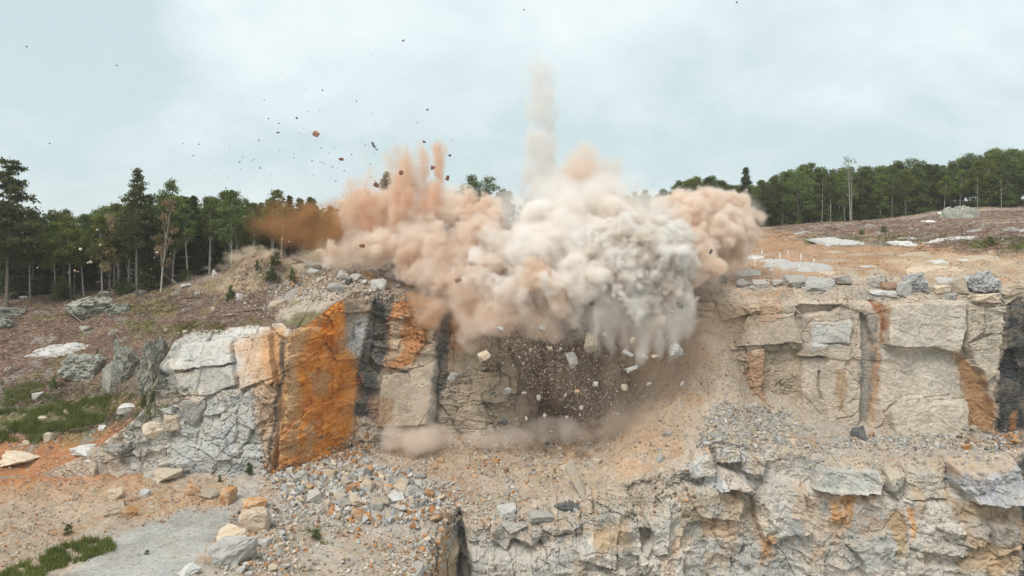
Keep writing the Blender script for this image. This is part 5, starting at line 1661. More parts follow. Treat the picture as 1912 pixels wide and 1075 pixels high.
def twigs():
    n = 0; Vs, Cs = [], []
    for cnt, poly, lmin, lmax in [(4200, [(0, 560), (540, 540), (520, 605), (300, 630), (200, 760), (0, 760)], .3, 1.6), (900, [(0, 720), (370, 720), (250, 810), (0, 830)], .3, 1.2), (500, [(340, 530), (440, 480), (560, 490), (560, 545)], .3, 1.4),
                                  (2200, [(1440, 418), (1600, 410), (1912, 388), (1912, 462), (1700, 455), (1450, 450)], .4, 2.0), (500, [(1640, 440), (1912, 440), (1912, 475), (1700, 470)], .4, 1.8)]:
        for u, v in sample_poly(cnt, poly):
            loc, nrm = hit(u, v)
            if loc is None: continue
            L = lmin + (lmax - lmin) * RNG.random() ** 2.5
            a = RNG.uniform(0, math.pi); d = np.array([math.cos(a), math.sin(a), RNG.normal() * .28]) * L * .5
            c = np.array(loc) + np.array([0, 0, .05 + abs(d[2]) * .8])
            r = RNG.uniform(.012, .035)
            s = np.cross(d, [0, 0, 1.]); s *= r / (np.linalg.norm(s) + 1e-9); t = np.array([0, 0, r])
            Vs.append([c - d + s, c - d - s * .5 + t, c - d - s * .5 - t, c + d + s, c + d - s * .5 + t, c + d - s * .5 - t])
            Cs.append(np.array([(.34, .29, .24), (.20, .12, .085), (.15, .10, .08), (.24, .11, .07)][RNG.integers(4)]) * RNG.uniform(.7, 1.2))
    V = np.array(Vs); m = len(V)
    q = np.array([[0, 1, 4, 3], [1, 2, 5, 4], [2, 0, 3, 5]])
    Fc = (q[None] + (np.arange(m) * 6)[:, None, None]).reshape(-1, 4)
    o = link('brush_debris', mesh_np('brush_debris', V.reshape(-1, 3), Fc, [MATS['chip']], np.repeat(np.array(Cs), 6, 0)))
    tag(o, 'broken twigs and cut brush strewn over the brown slopes', kind='stuff')


twigs()


def grass():
    def blades(name, label, specs, mat):
        Vs = []
        for cnt, poly, h0, h1, per in specs:
            for u, v in sample_poly(int(cnt * .85), poly):
                if fbm(np.array([u / 34.]), np.array([v / 17.]), 606, 4)[0] + RNG.normal() * .12 < -.02: continue
                loc, nrm = hit(u, v)
                if loc is None: continue
                for k in range(per):
                    h = RNG.uniform(h0, h1); a = RNG.uniform(0, 6.28); w = RNG.uniform(.02, .05)
                    c = np.array(loc) + np.array([RNG.normal() * .12, RNG.normal() * .12, -.03])
                    d = np.array([math.cos(a), math.sin(a), 0]); l = np.array([RNG.normal() * .35, RNG.normal() * .35, 1]) * h
                    Vs.append([c - d * w, c + d * w, c + l * .6 + d * w * .8, c + l])
        V = np.array(Vs)
        o = link(name, mesh_np(name, V.reshape(-1, 3), np.arange(len(V) * 4).reshape(-1, 4), [mat]))
        tag(o, label, kind='stuff')
    blades('grass', 'rough green grass on the slope and beside the track', [
        (3200, [(-20, 770), (60, 770), (140, 745), (205, 745), (190, 790), (70, 825), (-20, 830)], .3, .8, 6),
        (900, [(200, 735), (320, 720), (370, 735), (250, 800), (150, 810)], .2, .5, 4), (500, [(0, 715), (120, 715), (110, 745), (0, 760)], .3, .7, 5),
        (2600, [(-10, 1085), (30, 1060), (120, 1020), (200, 1005), (215, 1025), (110, 1060), (60, 1090)], .2, .6, 6),
        (250, [(560, 990), (630, 985), (630, 1020), (570, 1015)], .1, .35, 5)], MATS['grass'])
    blades('moss', 'low olive weeds over the brown hill below the forest', [
        (1300, [(215, 600), (420, 600), (420, 625), (240, 622)], .1, .3, 4), (700, [(230, 562), (330, 558), (330, 585), (240, 588)], .08, .22, 4), (400, [(240, 540), (440, 535), (420, 560), (260, 560)], .1, .3, 4),
        (900, [(1500, 440), (1780, 434), (1780, 452), (1500, 458)], .1, .45, 4), (900, [(1790, 448), (1912, 446), (1912, 466), (1820, 462)], .15, .5, 4)], MATS['leaf_yellow'])


grass()

# ------------------------------------------------------------------ flying rock


def flyer(u, v, w, h, Y, kind, label, group, fine=False, rot=None):
    me = stone_mesh(kind, random.randrange(12 if not fine else 8), fine)
    o = link('flying_rock', me); k = Y / F
    o.location = P(u, v, Y)
    o.scale = (w * k * 1.15, min(w, h) * k * 1.1, h * k * 1.15)
    o.rotation_euler = (random.uniform(-.4, .4), rot if rot is not None else random.uniform(-.7, .7), random.uniform(-.4, .4))
    tag(o, label, 'rock', group)


G1, G2 = 'rocks thrown up into the sky', 'rocks falling in front of the face'
for u, v, w, h, kd, lab, rot in [
    (590, 250, 11, 9, 'red brown', 'largest square rock flying high in the sky', .6), (519, 247, 6, 2.6, 'red brown', 'flat rock spinning left of the largest flying one', 0), (637, 297, 8, 5, 'red brown', 'red rock flying just left of the orange spray', 0),
    (697, 270, 4, 12, 'dark', 'thin curved dark splinter upright in the sky', -.5), (703, 279, 5, 2, 'dark', 'flat chip just under the dark splinter', 0), (793, 264, 6, 5, 'red brown', 'red chunk above the top of the orange spray', 0),
    (808, 313, 8, 7, 'red brown', 'red rock in the right streak of the orange spray', .4), (749, 322, 8, 8, 'red brown', 'red rock in the middle of the orange spray', 0), (836, 332, 6, 9, 'red brown', 'pointed red rock right of the orange spray', .3),
    (753, 76, 4, 3, 'dark', 'highest dark rock in the sky', -.6), (602, 168, 3, 2.5, 'dark', 'small dark rock high above the largest flying one', 0), (798, 205, 4, 3, 'dark', 'dark rock high over the orange spray', -.6), (554, 220, 3.5, 3, 'dark', 'small dark rock above the flat spinning one', 0),
    (840, 290, 4, 4, 'dark', 'dark rock at the upper right of the orange spray', 0), (372, 269, 4, 2, 'dark', 'flat dark rock far left over the forest', 0), (448, 302, 3, 2.5, 'dark', 'small dark rock over the tree tops by the slim pine', 0), (486, 313, 3, 3, 'dark', 'dark rock above the trees behind the mound', 0),
    (703, 345, 10, 8, 'red brown', 'red brown rock in the left of the orange spray', .5), (676, 459, 9, 6, 'red brown', 'dark red rock over the orange dust on the cliff top', 0), (1327, 470, 5, 10, 'dark', 'dark leaf shaped rock before the tan puffs', .5), (855, 522, 12, 8, 'brown', 'brown rock in front of the dark dust over the heap', -.4),
    (1376, 4, 4, 2.5, 'dark', 'dark rock at the very top of the sky', 0), (978, 18, 3, 2, 'grey', 'tiny rock at the top above the smoke column', 0), (50, 87, 3, 2.5, 'dark', 'tiny rock far left in the upper sky', 0), (218, 122, 3, 2.5, 'dark', 'tiny rock in the upper left sky', 0), (93, 268, 3, 2, 'dark', 'tiny rock over the left forest', 0),
    (150, 465, 5, 5, 'cream', 'cream stone flying in front of the dark forest', 0), (170, 489, 6, 4, 'cream', 'cream stone before the forest trunks', .3), (141, 505, 5, 4, 'orange', 'orange stone before the forest trunks', 0), (182, 429, 4, 3, 'white', 'white stone before the forest', 0), (293, 471, 4, 3, 'white', 'white stone before the leaning dry tree', 0),
    (188, 457, 4, 4, 'tan', 'tan stone before the forest', .2), (165, 490, 4, 3, 'white', 'whitish stone low before the forest', 0)]:
    flyer(u, v, w, h, 82 if u > 300 else 95, kd, lab, G1, w > 7, rot)
for u, v, w, h, kd, lab, rot in [
    (846, 704, 19, 19, 'grey', 'blue grey rock falling before the blocky tan face', .3), (904, 664, 23, 20, 'cream', 'cream topped orange rock falling left of the curtain', -.4), (1013, 612, 13, 12, 'grey', 'grey rock at the top of the curtain of debris', .4), (935, 614, 11, 11, 'pale grey', 'pale grey rock left of the curtain top', -.6),
    (920, 732, 11, 7, 'dark', 'dark flat rock left of the larger falling grey one', 0), (947, 730, 17, 13, 'grey', 'grey rock in the middle row of three falling rocks', -.4), (979, 733, 9, 7, 'grey', 'small grey rock right of the three in a row', .5), (1005, 743, 9, 11, 'grey', 'greenish grey rock inside the brown shade', .5),
    (941, 787, 15, 14, 'dark', 'dark grey rock about to hit the bench', .6), (1021, 826, 9, 9, 'dark', 'dark rock landing on the bench', .7), (1069, 671, 19, 30, 'grey', 'long grey rock falling through the curtain', -.4), (1104, 640, 24, 36, 'tan', 'big tan and rust block under the streamers', .1),
    (1173, 660, 22, 8, 'pale grey', 'pale long splinter right of the big block', .45), (1181, 688, 24, 8, 'pale grey', 'long pale blade of rock under the splinter', -.4), (1204, 665, 13, 11, 'pale grey', 'pale grey lump right of the splinter', .2), (1224, 664, 17, 8, 'cream', 'cream stone right of the pale lump', -.2),
    (1263, 652, 25, 34, 'pale grey', 'large pale grey block falling at the right end of the curtain', .2), (1166, 723, 12, 11, 'cream', 'cream rock low in the right of the curtain', 0), (1077, 731, 11, 9, 'orange', 'orange rock in the dark recess', .2), (1086, 761, 8, 8, 'white', 'white rock low in the dark recess', 0),
    (1058, 779, 8, 6, 'white', 'white stone near the foot of the curtain', .2), (1055, 737, 6, 9, 'cream', 'cream chip before the dark recess', 0), (1112, 717, 9, 9, 'white', 'whitish rock in the lower curtain', 0), (983, 781, 5, 8, 'cream', 'cream chip near the dark falling rock', .2), (1017, 776, 6, 8, 'cream', 'cream stone low at the left of the curtain', .3),
    (1135, 624, 20, 14, 'grey', 'grey rock inside the grey streamers', -.5), (1180, 636, 8, 15, 'cream', 'cream splinter below the streamers', .2), (1106, 563, 10, 15, 'dark', 'dark rock in the grey streamers', .4), (1117, 547, 9, 7, 'grey', 'grey rock at the top of the streamers', -.2), (1268, 570, 18, 11, 'dark', 'dark rock beside the right end of the streamers', .5),
    (1211, 716, 9, 9, 'pale grey', 'pale rock above the dirt slope', .5), (1274, 716, 11, 8, 'grey', 'grey rock above the upper dirt slope', -.3), (1028, 650, 8, 7, 'cream', 'cream stone in the thick of the curtain', 0), (992, 652, 9, 9, 'tan', 'tan stone at the left of the curtain', 0), (1047, 651, 7, 6, 'white', 'white stone beside the cream one in the curtain', 0)]:
    flyer(u, v, w * .88, h * .88, 78.5, kd, lab, G2, w > 14, rot)
# the rest of the thrown rock, one object each
for k in range(120):
    if k < 78:
        u = random.gauss(600, 115); v = random.uniform(90, 395) if random.random() < .3 else random.gauss(300, 55)
        if not (330 < u < 860 and 30 < v < 405): u, v = random.uniform(450, 800), random.uniform(230, 390)
    elif k < 96: u, v = random.uniform(640, 840), random.uniform(260, 400)
    else: u, v = random.uniform(20, 560), random.uniform(390, 520)
    w = random.uniform(1.3, 2.5)
    before = v > 395
    kd = random.choice(['white', 'cream', 'tan']) if before else random.choice(['dark', 'dark', 'brown', 'red brown'])
    where = 'before the dark forest' if before else ('around the orange spray' if u > 640 else ('over the slim pine and mound' if u < 500 else 'between the mound and the orange spray'))
    hgt = '' if before else (' high in the sky' if v < 220 else ' low over the tree tops' if v > 330 else ' in mid air')
    flyer(u, v, w, w * random.uniform(.5, 1), random.uniform(78, 90), kd, f'tiny {kd} rock flying{hgt} {where}', G1)
for k in range(112):
    t = random.random()
    u = 985 + 150 * t + random.gauss(0, 42); v = 610 + 170 * t + random.gauss(0, 45)
    if k > 88: u, v = random.uniform(880, 1290), random.uniform(560, 830)
    w = random.uniform(2.5, 6) if k % 6 == 0 else random.uniform(1.8, 3.4)
    kd = random.choice(['tan', 'cream', 'cream', 'pale grey', 'tan'])
    where = 'in the upper left of the falling curtain' if t < .33 else ('in the middle of the falling curtain' if t < .66 else 'in the lower right of the falling curtain')
    if k > 88: where = 'outside the thick of the falling curtain'
    flyer(u, v, w, w * random.uniform(.5, 1.1), random.uniform(77, 81), kd, f'{"small" if w > 4 else "tiny"} {kd} stone {where}', G2)


def grit():
    P_, S_, C_ = [], [], []
    for k in range(5200):
        t = random.random() ** 1.3
        if k < 4300:
            u = 975 + 175 * t + random.gauss(0, 36); v = 600 + 175 * t + random.gauss(0, 40)
        else:
            u, v = random.uniform(880, 1300), random.gauss(650, 70)
        Y = random.uniform(77, 82); p = P(u, v, Y)
        P_.append(p); S_.append(random.uniform(.03, .095)); C_.append(np.array(CHIP_COL[random.choice(['pale', 'cream', 'cream', 'tan'])]) * random.uniform(.9, 1.25))
    o = link('falling_grit', chips_mesh('falling_grit', np.array(P_), np.array(S_), np.array(C_), MATS['chip']))
    tag(o, 'fine pale grit falling in front of the dark recess', kind='stuff')


grit()

# ------------------------------------------------------------------ dust: dense volumes


def noise3(shape, cell, octv, seed, gain=.55):
    """fractal value noise on a grid, about -1..1; cell = first octave cell size in voxels per axis"""
    rng = np.random.default_rng(seed)
    out = np.zeros(shape, np.float32); amp, tot = 1.0, 0.0
    cell = np.array(cell, float)
    for o in range(octv):
        c = np.maximum(cell / 2 ** o, 1.001)
        n = [int(math.ceil(shape[k] / c[k])) + 2 for k in range(3)]
        a = rng.uniform(-1, 1, n).astype(np.float32)
        for ax in range(3):
            p = np.arange(shape[ax]) / c[ax]; i = p.astype(int); f = p - i; f = (f * f * (3 - 2 * f)).astype(np.float32)
            sh = [1, 1, 1]; sh[ax] = -1; f = f.reshape(sh)
            a = np.take(a, i, ax) * (1 - f) + np.take(a, i + 1, ax) * f
        out += amp * a; tot += amp; amp *= gain
    return out / tot * 1.6


class Dust:
    def __init__(self, box, vox, warp=.5, wcell=2.2, seed=1):
        u0, u1, v0, v1, Y0, Y1 = box
        c = [P(u, v, Y) for u in (u0, u1) for v in (v0, v1) for Y in (Y0, Y1)]
        self.lo = np.array([min(p[k] for p in c) for k in range(3)]); hi = np.array([max(p[k] for p in c) for k in range(3)])
        self.vox = vox; self.n = np.ceil((hi - self.lo) / vox).astype(int)
        self.seed = seed; self.rng = np.random.default_rng(seed)
        ax = [(self.lo[k] + (np.arange(self.n[k]) + .5) * vox).astype(np.float32) for k in range(3)]
        self.g = [ax[0][:, None, None], ax[1][None, :, None], ax[2][None, None, :]]
        cw = [wcell / vox] * 3
        self.w = [self.g[k] + warp * noise3(tuple(self.n), cw, 4, seed * 13 + k) for k in range(3)]
        self.sdf = np.full(tuple(self.n), 6.0, np.float32)
        self.env = np.zeros(tuple(self.n), np.float32)

    def sl(self, c, r):
        a = np.clip(((c - r - self.lo) / self.vox).astype(int), 0, self.n); b = np.clip(((c + r - self.lo) / self.vox).astype(int) + 2, 0, self.n)
        return (slice(a[0], b[0]), slice(a[1], b[1]), slice(a[2], b[2])) if (b > a).all() else None

    def stamp(self, c, r, k=.2):
        s = self.sl(c, r + 1.2)
        if s is None: return
        d = np.sqrt((self.w[0][s] - c[0]) ** 2 + (self.w[1][s] - c[1]) ** 2 + (self.w[2][s] - c[2]) ** 2) - r
        o = self.sdf[s]; h = np.clip(.5 + .5 * (d - o) / k, 0, 1)
        self.sdf[s] = d * (1 - h) + o * h - k * h * (1 - h)

    def puff(self, c, r, lv=2, squash=1.0):
        self.stamp(c, r)
        if lv == 0 or r < .35: return
        for i in range(15 if lv == 2 else 11):
            d = self.rng.normal(size=3); d /= np.linalg.norm(d)
            if d[1] > .45: continue
            self.puff(c + d * r * self.rng.uniform(.72, .98), r * self.rng.uniform(.26, .5), lv - 1)

    def puffs(self, lst, lv=2):
        for u, v, rp, Y in lst: self.puff(np.array(P(u, v, Y)), rp / F * Y, lv)

    def blob(self, u, v, ru, rv, Y, rY, val=1.0, pw=1.0):
        """soft ellipsoid of thin dust"""
        c = np.array(P(u, v, Y)); k = Y / F
        R_ = np.array([ru * k, rY, rv * k])
        s = self.sl(c, R_ * 1.3 + .5)
        if s is None: return
        q = ((self.w[0][s] - c[0]) / R_[0]) ** 2 + ((self.w[1][s] - c[1]) / R_[1]) ** 2 + ((self.w[2][s] - c[2]) / R_[2]) ** 2
        e = val * np.clip(1 - q, 0, 1) ** pw
        self.env[s] = np.maximum(self.env[s], e)

    def crop(self, d):
        """fade to nothing at the box faces"""
        for k in range(3):
            t = np.arange(self.n[k]); m = np.clip(np.minimum(t, self.n[k] - 1 - t) / 4.0, 0, 1)
            sh = [1, 1, 1]; sh[k] = -1; d = d * m.reshape(sh)
        return d

    def build(self, name, label, dens, colour, scale, colour2=None, cscale=.2, aniso=.0):
        d = self.crop(dens).astype(np.float32)
        n = d.size; nx, ny, nz_ = d.shape
        me = bpy.data.meshes.new(name); me.vertices.add(n)
        pts = np.empty((nx, ny, nz_, 3), np.float32)
        for k in range(3): pts[..., k] = self.g[k]
        me.vertices.foreach_set('co', pts.ravel())
        me.attributes.new('dust', 'FLOAT', 'POINT').data.foreach_set('value', d.ravel())
        m = bpy.data.materials.new(name); m.use_nodes = True
        nt = m.node_tree; nt.nodes.clear(); out = nt.nodes.new('ShaderNodeOutputMaterial')
        pv = nt.nodes.new('ShaderNodeVolumePrincipled')
        pv.inputs['Color'].default_value = (*colour, 1); pv.inputs['Anisotropy'].default_value = aniso
        if colour2:   # the dust itself comes in two colours, mixed in drifts
            geo = nt.nodes.new('ShaderNodeNewGeometry')
            no = nz(nt.nodes, nt.links, geo.outputs['Position'], cscale, 3, .55)
            nt.links.new(mixrgb(nt.nodes, nt.links, colour, colour2, mrange(nt.nodes, nt.links, no.outputs['Fac'], .38, .62, 0, 1)), pv.inputs['Color'])
        at = nt.nodes.new('ShaderNodeAttribute'); at.attribute_name = 'density'
        mu = nt.nodes.new('ShaderNodeMath'); mu.operation = 'MULTIPLY'; mu.inputs[1].default_value = scale
        nt.links.new(at.outputs['Fac'], mu.inputs[0]); nt.links.new(mu.outputs[0], pv.inputs['Density'])
        pv.inputs['Density Attribute'].default_value = ''
        nt.links.new(pv.outputs[0], out.inputs['Volume'])
        me.materials.append(m)
        o = link(name, me); tag(o, label, kind='stuff')
        ng = bpy.data.node_groups.new(name, 'GeometryNodeTree')
        ng.interface.new_socket('Geometry', in_out='INPUT', socket_type='NodeSocketGeometry'); ng.interface.new_socket('Geometry', in_out='OUTPUT', socket_type='NodeSocketGeometry')
        N, L = ng.nodes, ng.links
        gi = N.new('NodeGroupInput'); go = N.new('NodeGroupOutput'); pos = N.new('GeometryNodeInputPosition')
        lo, vox = self.lo, self.vox

        def vmath(op, src, val=None, scl=None):
            q = N.new('ShaderNodeVectorMath'); q.operation = op; L.new(src, q.inputs[0])
            if val is not None: q.inputs[1].default_value = tuple(val)
            if scl is not None: q.inputs['Scale'].default_value = scl
            return q
        a = vmath('SUBTRACT', pos.outputs[0], lo); a = vmath('SCALE', a.outputs[0], scl=1 / vox); a = vmath('FLOOR', a.outputs[0])
        dt = vmath('DOT_PRODUCT', a.outputs[0], (ny * nz_, nz_, 1))
        ix = N.new('FunctionNodeFloatToInt'); ix.rounding_mode = 'ROUND'; L.new(dt.outputs['Value'], ix.inputs[0])
        na = N.new('GeometryNodeInputNamedAttribute'); na.data_type = 'FLOAT'; na.inputs['Name'].default_value = 'dust'
        si = N.new('GeometryNodeSampleIndex'); si.data_type = 'FLOAT'; si.domain = 'POINT'; si.clamp = True
        L.new(gi.outputs[0], si.inputs['Geometry']); L.new(na.outputs[0], si.inputs['Value']); L.new(ix.outputs[0], si.inputs['Index'])
        vc = N.new('GeometryNodeVolumeCube')
        vc.inputs['Min'].default_value = tuple(lo + vox * .5); vc.inputs['Max'].default_value = tuple(lo + vox * (np.array(d.shape) - .5))
        for k, axn in enumerate('XYZ'): vc.inputs['Resolution ' + axn].default_value = d.shape[k]
        L.new(si.outputs[0], vc.inputs['Density'])
        sm = N.new('GeometryNodeSetMaterial'); sm.inputs['Material'].default_value = m
        L.new(vc.outputs[0], sm.inputs[0]); L.new(sm.outputs[0], go.inputs[0])
        md = o.modifiers.new('volume', 'NODES'); md.node_group = ng
        return o


def cell_noise(D, cell, octv, seed, stretch=(1, 1, 1), gain=.55):
    return noise3(tuple(D.n), [cell / D.vox * s for s in stretch], octv, seed, gain)


def solid(D, soft): return np.clip(-D.sdf / soft, 0, 1)


def wisp(D, cell, seed, stretch=(1, 1, 1), bite=.8, octv=5):
    n = cell_noise(D, cell, octv, seed, stretch)
    return np.clip(D.env * (1 + bite * n) - .28 * bite * (1 - D.env), 0, 1.5)


# --- white and pinkish body of the blast cloud
def lumps(D, seed, a1=.42, c1=1.7, a2=.26, c2=.75):
    """cauliflower relief: round bumps with sharp creases between them"""
    D.sdf -= a1 * (2.2 * np.abs(cell_noise(D, c1, 2, seed)) - .55) + a2 * (2.2 * np.abs(cell_noise(D, c2, 2, seed + 1)) - .5)


D = Dust((835, 1290, 325, 690, 74, 98), .18, .8, 2.8, 1)
D.puffs([(945, 470, 52, 85), (905, 520, 38, 83), (960, 540, 42, 80.5), (1010, 470, 60, 83), (1025, 530, 40, 79), (1075, 450, 66, 84), (1090, 520, 46, 80), (1130, 470, 52, 81.5),
         (1150, 420, 50, 87), (1120, 555, 36, 80.5), (1000, 420, 46, 87.5), (1060, 400, 40, 89), (1210, 430, 42, 88), (1060, 575, 30, 80), (905, 430, 34, 86), (1180, 470, 40, 83)], 1)
low = sstep(CZ + (VH - 400) / F * 84, CZ + (VH - 500) / F * 84, D.g[2])          # 0 near the top, 1 lower down
D.sdf -= (.3 + .7 * low) * .48 * (2.2 * np.abs(cell_noise(D, 2.0, 2, 61)) - .55) + low * .2 * (2.2 * np.abs(cell_noise(D, .9, 2, 62)) - .5) + .8 * cell_noise(D, 4.5, 3, 63) + .35 * cell_noise(D, 1.4, 4, 64)
hard = np.clip(-D.sdf / (1.6 - 1.0 * low), 0, 1)
for b in [(955, 400, 70, 54, 88, 4), (1040, 372, 84, 56, 88, 4), (1120, 375, 84, 64, 88, 4), (1205, 402, 74, 60, 87, 4), (1170, 370, 50, 60, 90, 3, .8), (1080, 590, 60, 70, 80, 3), (1080, 610, 24, 50, 79.5, 2), (1115, 625, 18, 60, 79.5, 2)]:
    D.blob(*b, pw=.8)
soft = wisp(D, 2.6, 5, (1, 1, 1.6), 1.1)
D.build('white_dust_cloud', 'big billowing white and pinkish dust cloud bursting over the cliff', np.maximum(hard * np.clip(.8 + .9 * cell_noise(D, 2.2, 4, 6), .08, 1.5), soft * .12), (.962, .95, .93), 2.8, (.95, .90, .845), .2)

# --- the grey lobe with streamers at its foot
D = Dust((1060, 1325, 395, 700, 74, 90), .17, .7, 2.2, 14)
D.puffs([(1180, 480, 56, 79.8), (1150, 450, 40, 82), (1225, 470, 58, 81), (1190, 550, 50, 79.8), (1245, 540, 46, 80.5), (1265, 490, 36, 82), (1140, 520, 40, 80)], 2)
lumps(D, 71, .36, 1.3, .22, .7); D.sdf -= .6 * cell_noise(D, 3.5, 3, 73) + .3 * cell_noise(D, 1.2, 4, 74)
hard = solid(D, .6)
for b in [(1140, 580, 60, 60, 79.6, 2.5), (1190, 600, 60, 60, 79.8, 3), (1250, 590, 52, 62, 80, 3), (1110, 600, 16, 60, 79, 1.6), (1140, 620, 14, 56, 79, 1.6), (1165, 625, 12, 50, 79, 1.6), (1195, 630, 14, 60, 79, 1.6), (1225, 620, 14, 54, 79, 1.6), (1255, 620, 16, 56, 79.5, 1.8), (1285, 590, 22, 56, 79.8, 2)]:
    D.blob(*b, pw=.8)
soft = wisp(D, 2.4, 15, (1, 1, 3.2), 1.15)
D.build('grey_dust_cloud', 'lumpy grey lobe of the blast cloud with streamers falling from it', np.maximum(hard * np.clip(.9 + .6 * cell_noise(D, 1.8, 4, 16), .15, 1.5), soft * .20), (.94, .925, .90), 3.6, (.875, .82, .755), .28)

# --- pinkish tan billows: left lobe, right balls
D = Dust((1225, 1440, 335, 540, 80, 98), .17, .5, 2.2, 2)
D.puffs([(1285, 400, 46, 90), (1340, 390, 40, 91), (1378, 408, 36, 91), (1388, 440, 24, 91), (1365, 450, 34, 90), (1330, 440, 44, 89), (1300, 470, 42, 86), (1320, 490, 32, 84.5), (1265, 430, 36, 88), (1285, 505, 30, 84), (1250, 395, 24, 91)])
lumps(D, 81, .34, 1.9, .15, .85); D.sdf -= .5 * cell_noise(D, 3.0, 3, 83) + .25 * cell_noise(D, 1.1, 4, 84)
D.blob(1370, 480, 54, 44, 90, 4); D.blob(1320, 520, 54, 34, 86, 3); D.blob(1300, 420, 90, 80, 89, 4); D.blob(1385, 420, 60, 74, 91, 4)
D.build('tan_dust_cloud', 'round cauliflower puffs of pink tan dust at the right of the cloud', np.maximum(solid(D, .75), .07 * wisp(D, 2.0, 7, bite=1.1)), (.938, .87, .795), 2.8, (.905, .785, .67), .22)

D = Dust((545, 1090, 315, 680, 76, 102), .22, 1.0, 2.6, 3)
D.puffs([(885, 398, 28, 89), (915, 403, 28, 88), (895, 440, 34, 86), (868, 480, 32, 86), (895, 520, 36, 83), (1000, 520, 34, 79.3), (1030, 555, 26, 78.3), (820, 465, 38, 87), (770, 470, 36, 88.5), (790, 510, 26, 87), (840, 520, 30, 85), (720, 455, 30, 91), (680, 465, 22, 92),
         (665, 385, 32, 96), (712, 395, 34, 96), (745, 375, 28, 96), (690, 425, 30, 95), (740, 425, 32, 94), (800, 415, 30, 93), (845, 395, 26, 92), (620, 470, 14, 93)], 1)
lumps(D, 91, .45, 1.6, .26, .75)
hard = np.clip(-D.sdf / .75, 0, 1) * np.clip(.75 + 1.0 * cell_noise(D, 2.6, 4, 93), .05, 1.4)
for b in [(830, 470, 70, 56, 88, 4), (770, 455, 90, 54, 90, 4), (820, 515, 60, 54, 86, 3), (700, 462, 90, 46, 92, 4, .9), (640, 472, 66, 28, 93, 3, .8), (870, 560, 54, 54, 83, 3), (790, 410, 66, 50, 93, 4, .9), (710, 405, 90, 60, 95, 4, .9), (850, 385, 56, 46, 92, 4), (940, 585, 80, 54, 81, 3), (1010, 605, 60, 46, 80.5, 2.5), (880, 600, 34, 60, 82, 2.5, .8), (800, 575, 46, 40, 85, 2.5, .7)]:
    D.blob(*b, pw=.75)
D.build('pink_dust_cloud', 'pinkish dust rolling along the cliff top at the left of the cloud', np.maximum(hard, .3 * wisp(D, 2.0, 9, bite=1.5)), (.938, .87, .80), 2.8, (.895, .775, .66), .25)

# --- orange tints in the left trail
D = Dust((560, 960, 360, 640, 78, 100), .28, .9, 2.4, 4)
for b in [(610, 466, 56, 24, 92, 3, .6), (680, 458, 60, 22, 91, 3, .4), (690, 400, 60, 60, 94, 4, .8), (650, 420, 40, 60, 95, 3, .8), (740, 380, 60, 60, 95, 3, .6), (880, 590, 36, 60, 84, 2.5), (810, 580, 40, 46, 85, 2.5), (780, 560, 30, 30, 85, 2), (740, 480, 60, 26, 87, 2.5, .35), (830, 500, 40, 50, 85, 2.5, .4)]:
    D.blob(*b, pw=.8)
D.build('orange_dust', 'orange brown dust at the left root of the blast cloud', wisp(D, 2.2, 11, bite=1.3), (.87, .62, .42), .42)

# --- orange spray shooting up
D = Dust((630, 870, 215, 470, 86, 98), .24, 1.0, 2.2, 5)
for b in [(760, 345, 40, 90, 92, 3), (735, 310, 30, 60, 92, 2.4, .6), (785, 320, 24, 80, 92, 2.2, .9), (822, 315, 15, 66, 92, 1.8, .9), (775, 285, 18, 46, 92, 2, .5), (700, 340, 34, 60, 92, 2.5, .6), (665, 360, 30, 50, 92, 2.5, .6), (685, 305, 16, 54, 92, 2, .4), (800, 380, 44, 60, 92, 3), (745, 390, 64, 60, 92, 3)]:
    D.blob(*b, pw=.9)
D.build('orange_dust_spray', 'streaky orange dust spray shooting up left of the smoke column', wisp(D, 1.25, 13, (1, 1, 3.6), 1.5, 6) ** 1.5, (.925, .81, .70), 1.25, (.87, .67, .50), .3)

# --- grey column and the tan puff beside it
D = Dust((935, 1085, 70, 420, 94, 105), .2, .6, 1.6, 6)
for b in [(1006, 140, 36, 50, 99, 2.6, .6), (1012, 200, 38, 70, 99, 2.8, .8), (1010, 270, 38, 80, 99, 2.8, .95), (1010, 340, 44, 80, 99, 3, 1.0), (1026, 380, 56, 56, 99, 3, 1.0)]:
    D.blob(*b, pw=.5)
D.build('smoke_column', 'thick grey smoke column rising straight above the cloud', wisp(D, 1.3, 17, (1, 1, 1.3), 1.25, 6) ** 1.4, (.93, .915, .89), .8)
D = Dust((1010, 1195, 245, 420, 92, 104), .22, .7, 2.2, 7)
D.puffs([(1082, 320, 32, 98), (1112, 335, 28, 98), (1070, 348, 28, 97)], 1)
D.blob(1085, 315, 60, 62, 98, 4); D.blob(1132, 320, 44, 44, 98, 3, .7); D.blob(1060, 360, 50, 50, 97, 3); D.blob(1105, 370, 54, 50, 96, 3)
D.build('tan_dust_plume', 'soft tan puff standing up right of the smoke column', np.maximum(.2 * solid(D, 1.4), .2 * wisp(D, 2.2, 19, bite=1.1)), (.935, .83, .73), 3.2)

# --- thin haze of rusty dust before the trees
D = Dust((420, 690, 330, 505, 93, 106), .4, 1.2, 3, 8)
for b in [(600, 425, 70, 60, 99, 4), (540, 420, 70, 56, 100, 4, .7), (640, 420, 60, 64, 97, 4), (485, 425, 60, 46, 101, 3, .4)]:
    D.blob(*b, pw=.7)
D.build('rusty_dust_haze', 'rusty brown dust drifting in front of the trees by the mound', wisp(D, 2.2, 23, bite=1.3, octv=6), (.66, .34, .15), .19)

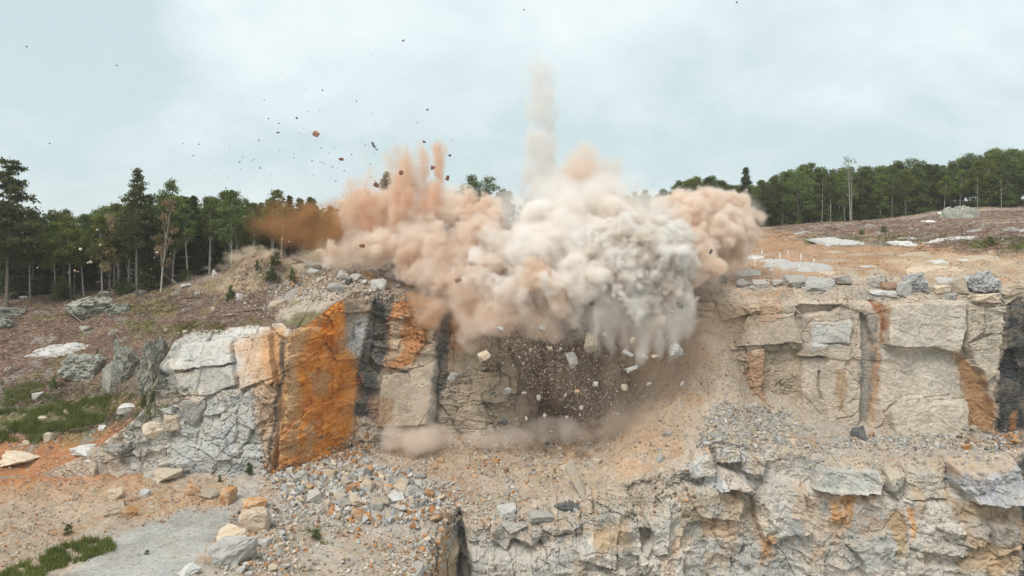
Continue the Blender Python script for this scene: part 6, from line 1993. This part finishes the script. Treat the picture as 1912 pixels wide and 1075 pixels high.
# --- brown falling curtain and dust at the foot of the face
D = Dust((840, 1420, 540, 850, 75, 88), .3, .7, 2.5, 9)
for b in [(1080, 680, 120, 110, 81, 3, .5), (1000, 640, 70, 90, 81, 3, .45), (1150, 660, 50, 60, 80, 2, .6), (1140, 690, 24, 70, 79.5, 2, 1.0), (1230, 680, 80, 90, 81, 3, .9), (1300, 640, 90, 90, 81, 3, .8), (1150, 760, 90, 60, 81, 3, .6), (960, 600, 60, 40, 81, 3, 1.0), (1230, 790, 90, 70, 79, 2, .7), (1340, 590, 60, 60, 82, 2.5, .8)]:
    D.blob(*b, pw=.8)
D.build('brown_dust_curtain', 'thin brown dust hanging under the cloud among the falling stones', wisp(D, 3.0, 29, (1, 1, 2.5), .8), (.86, .68, .53), .11)
D = Dust((685, 1260, 690, 870, 77, 88), .22, .5, 1.6, 10)
for b in [(780, 820, 76, 28, 83.5, 2.5, .9), (735, 812, 34, 26, 83.5, 2, .8), (820, 812, 40, 28, 83.5, 2, .8), (790, 770, 40, 70, 85, 2, .4), (770, 740, 40, 60, 86, 2, .25), (930, 815, 100, 26, 83.5, 2.5, .55), (1050, 803, 90, 32, 83, 2.5, .55), (1150, 795, 70, 46, 82.5, 2.5, .5), (700, 790, 26, 30, 85, 2, .3)]:
    D.blob(*b, pw=.7)
D.build('ground_dust', 'pale dust puffing up along the foot of the face', wisp(D, 1.6, 31, bite=1.1), (.94, .86, .775), .8)
D = Dust((330, 600, 430, 560, 93, 106), .22, .5, 1.2, 12)
for b in [(440, 480, 24, 16, 99, 2, .8), (470, 468, 34, 14, 99, 2, .9), (510, 476, 30, 16, 98.5, 2, .7), (375, 519, 46, 8, 102, 1.5, .6), (560, 480, 30, 22, 96, 2, .5), (590, 482, 30, 20, 95, 2, .8), (415, 500, 20, 12, 100, 1.5, .6)]:
    D.blob(*b, pw=.8)
D.build('shaken_dust', 'tan dust shaken off the crest of the spoil mound', wisp(D, .9, 37, bite=1.4), (.91, .77, .60), .45)


# ------------------------------------------------------------------ the air itself, a little dusty
def haze():
    x0, x1, y0, y1, z0, z1 = -2600, 2600, -2600, 2600, CZ - 49, CZ + 46
    V = np.array([(x, y, z) for x in (x0, x1) for y in (y0, y1) for z in (z0, z1)], float)
    Fc = np.array([[0, 1, 3, 2], [4, 6, 7, 5], [0, 4, 5, 1], [2, 3, 7, 6], [0, 2, 6, 4], [1, 5, 7, 3]])
    m = bpy.data.materials.new('haze'); m.use_nodes = True
    nt = m.node_tree; nt.nodes.clear(); out = nt.nodes.new('ShaderNodeOutputMaterial'); pv = nt.nodes.new('ShaderNodeVolumePrincipled')
    pv.inputs['Color'].default_value = (.95, .95, .95, 1); pv.inputs['Density'].default_value = .00022; pv.inputs['Density Attribute'].default_value = ''
    nt.links.new(pv.outputs[0], out.inputs['Volume'])
    tag(link('haze', mesh_np('haze', V, Fc, [m])), 'thin dusty air over the whole quarry', kind='stuff')


haze()
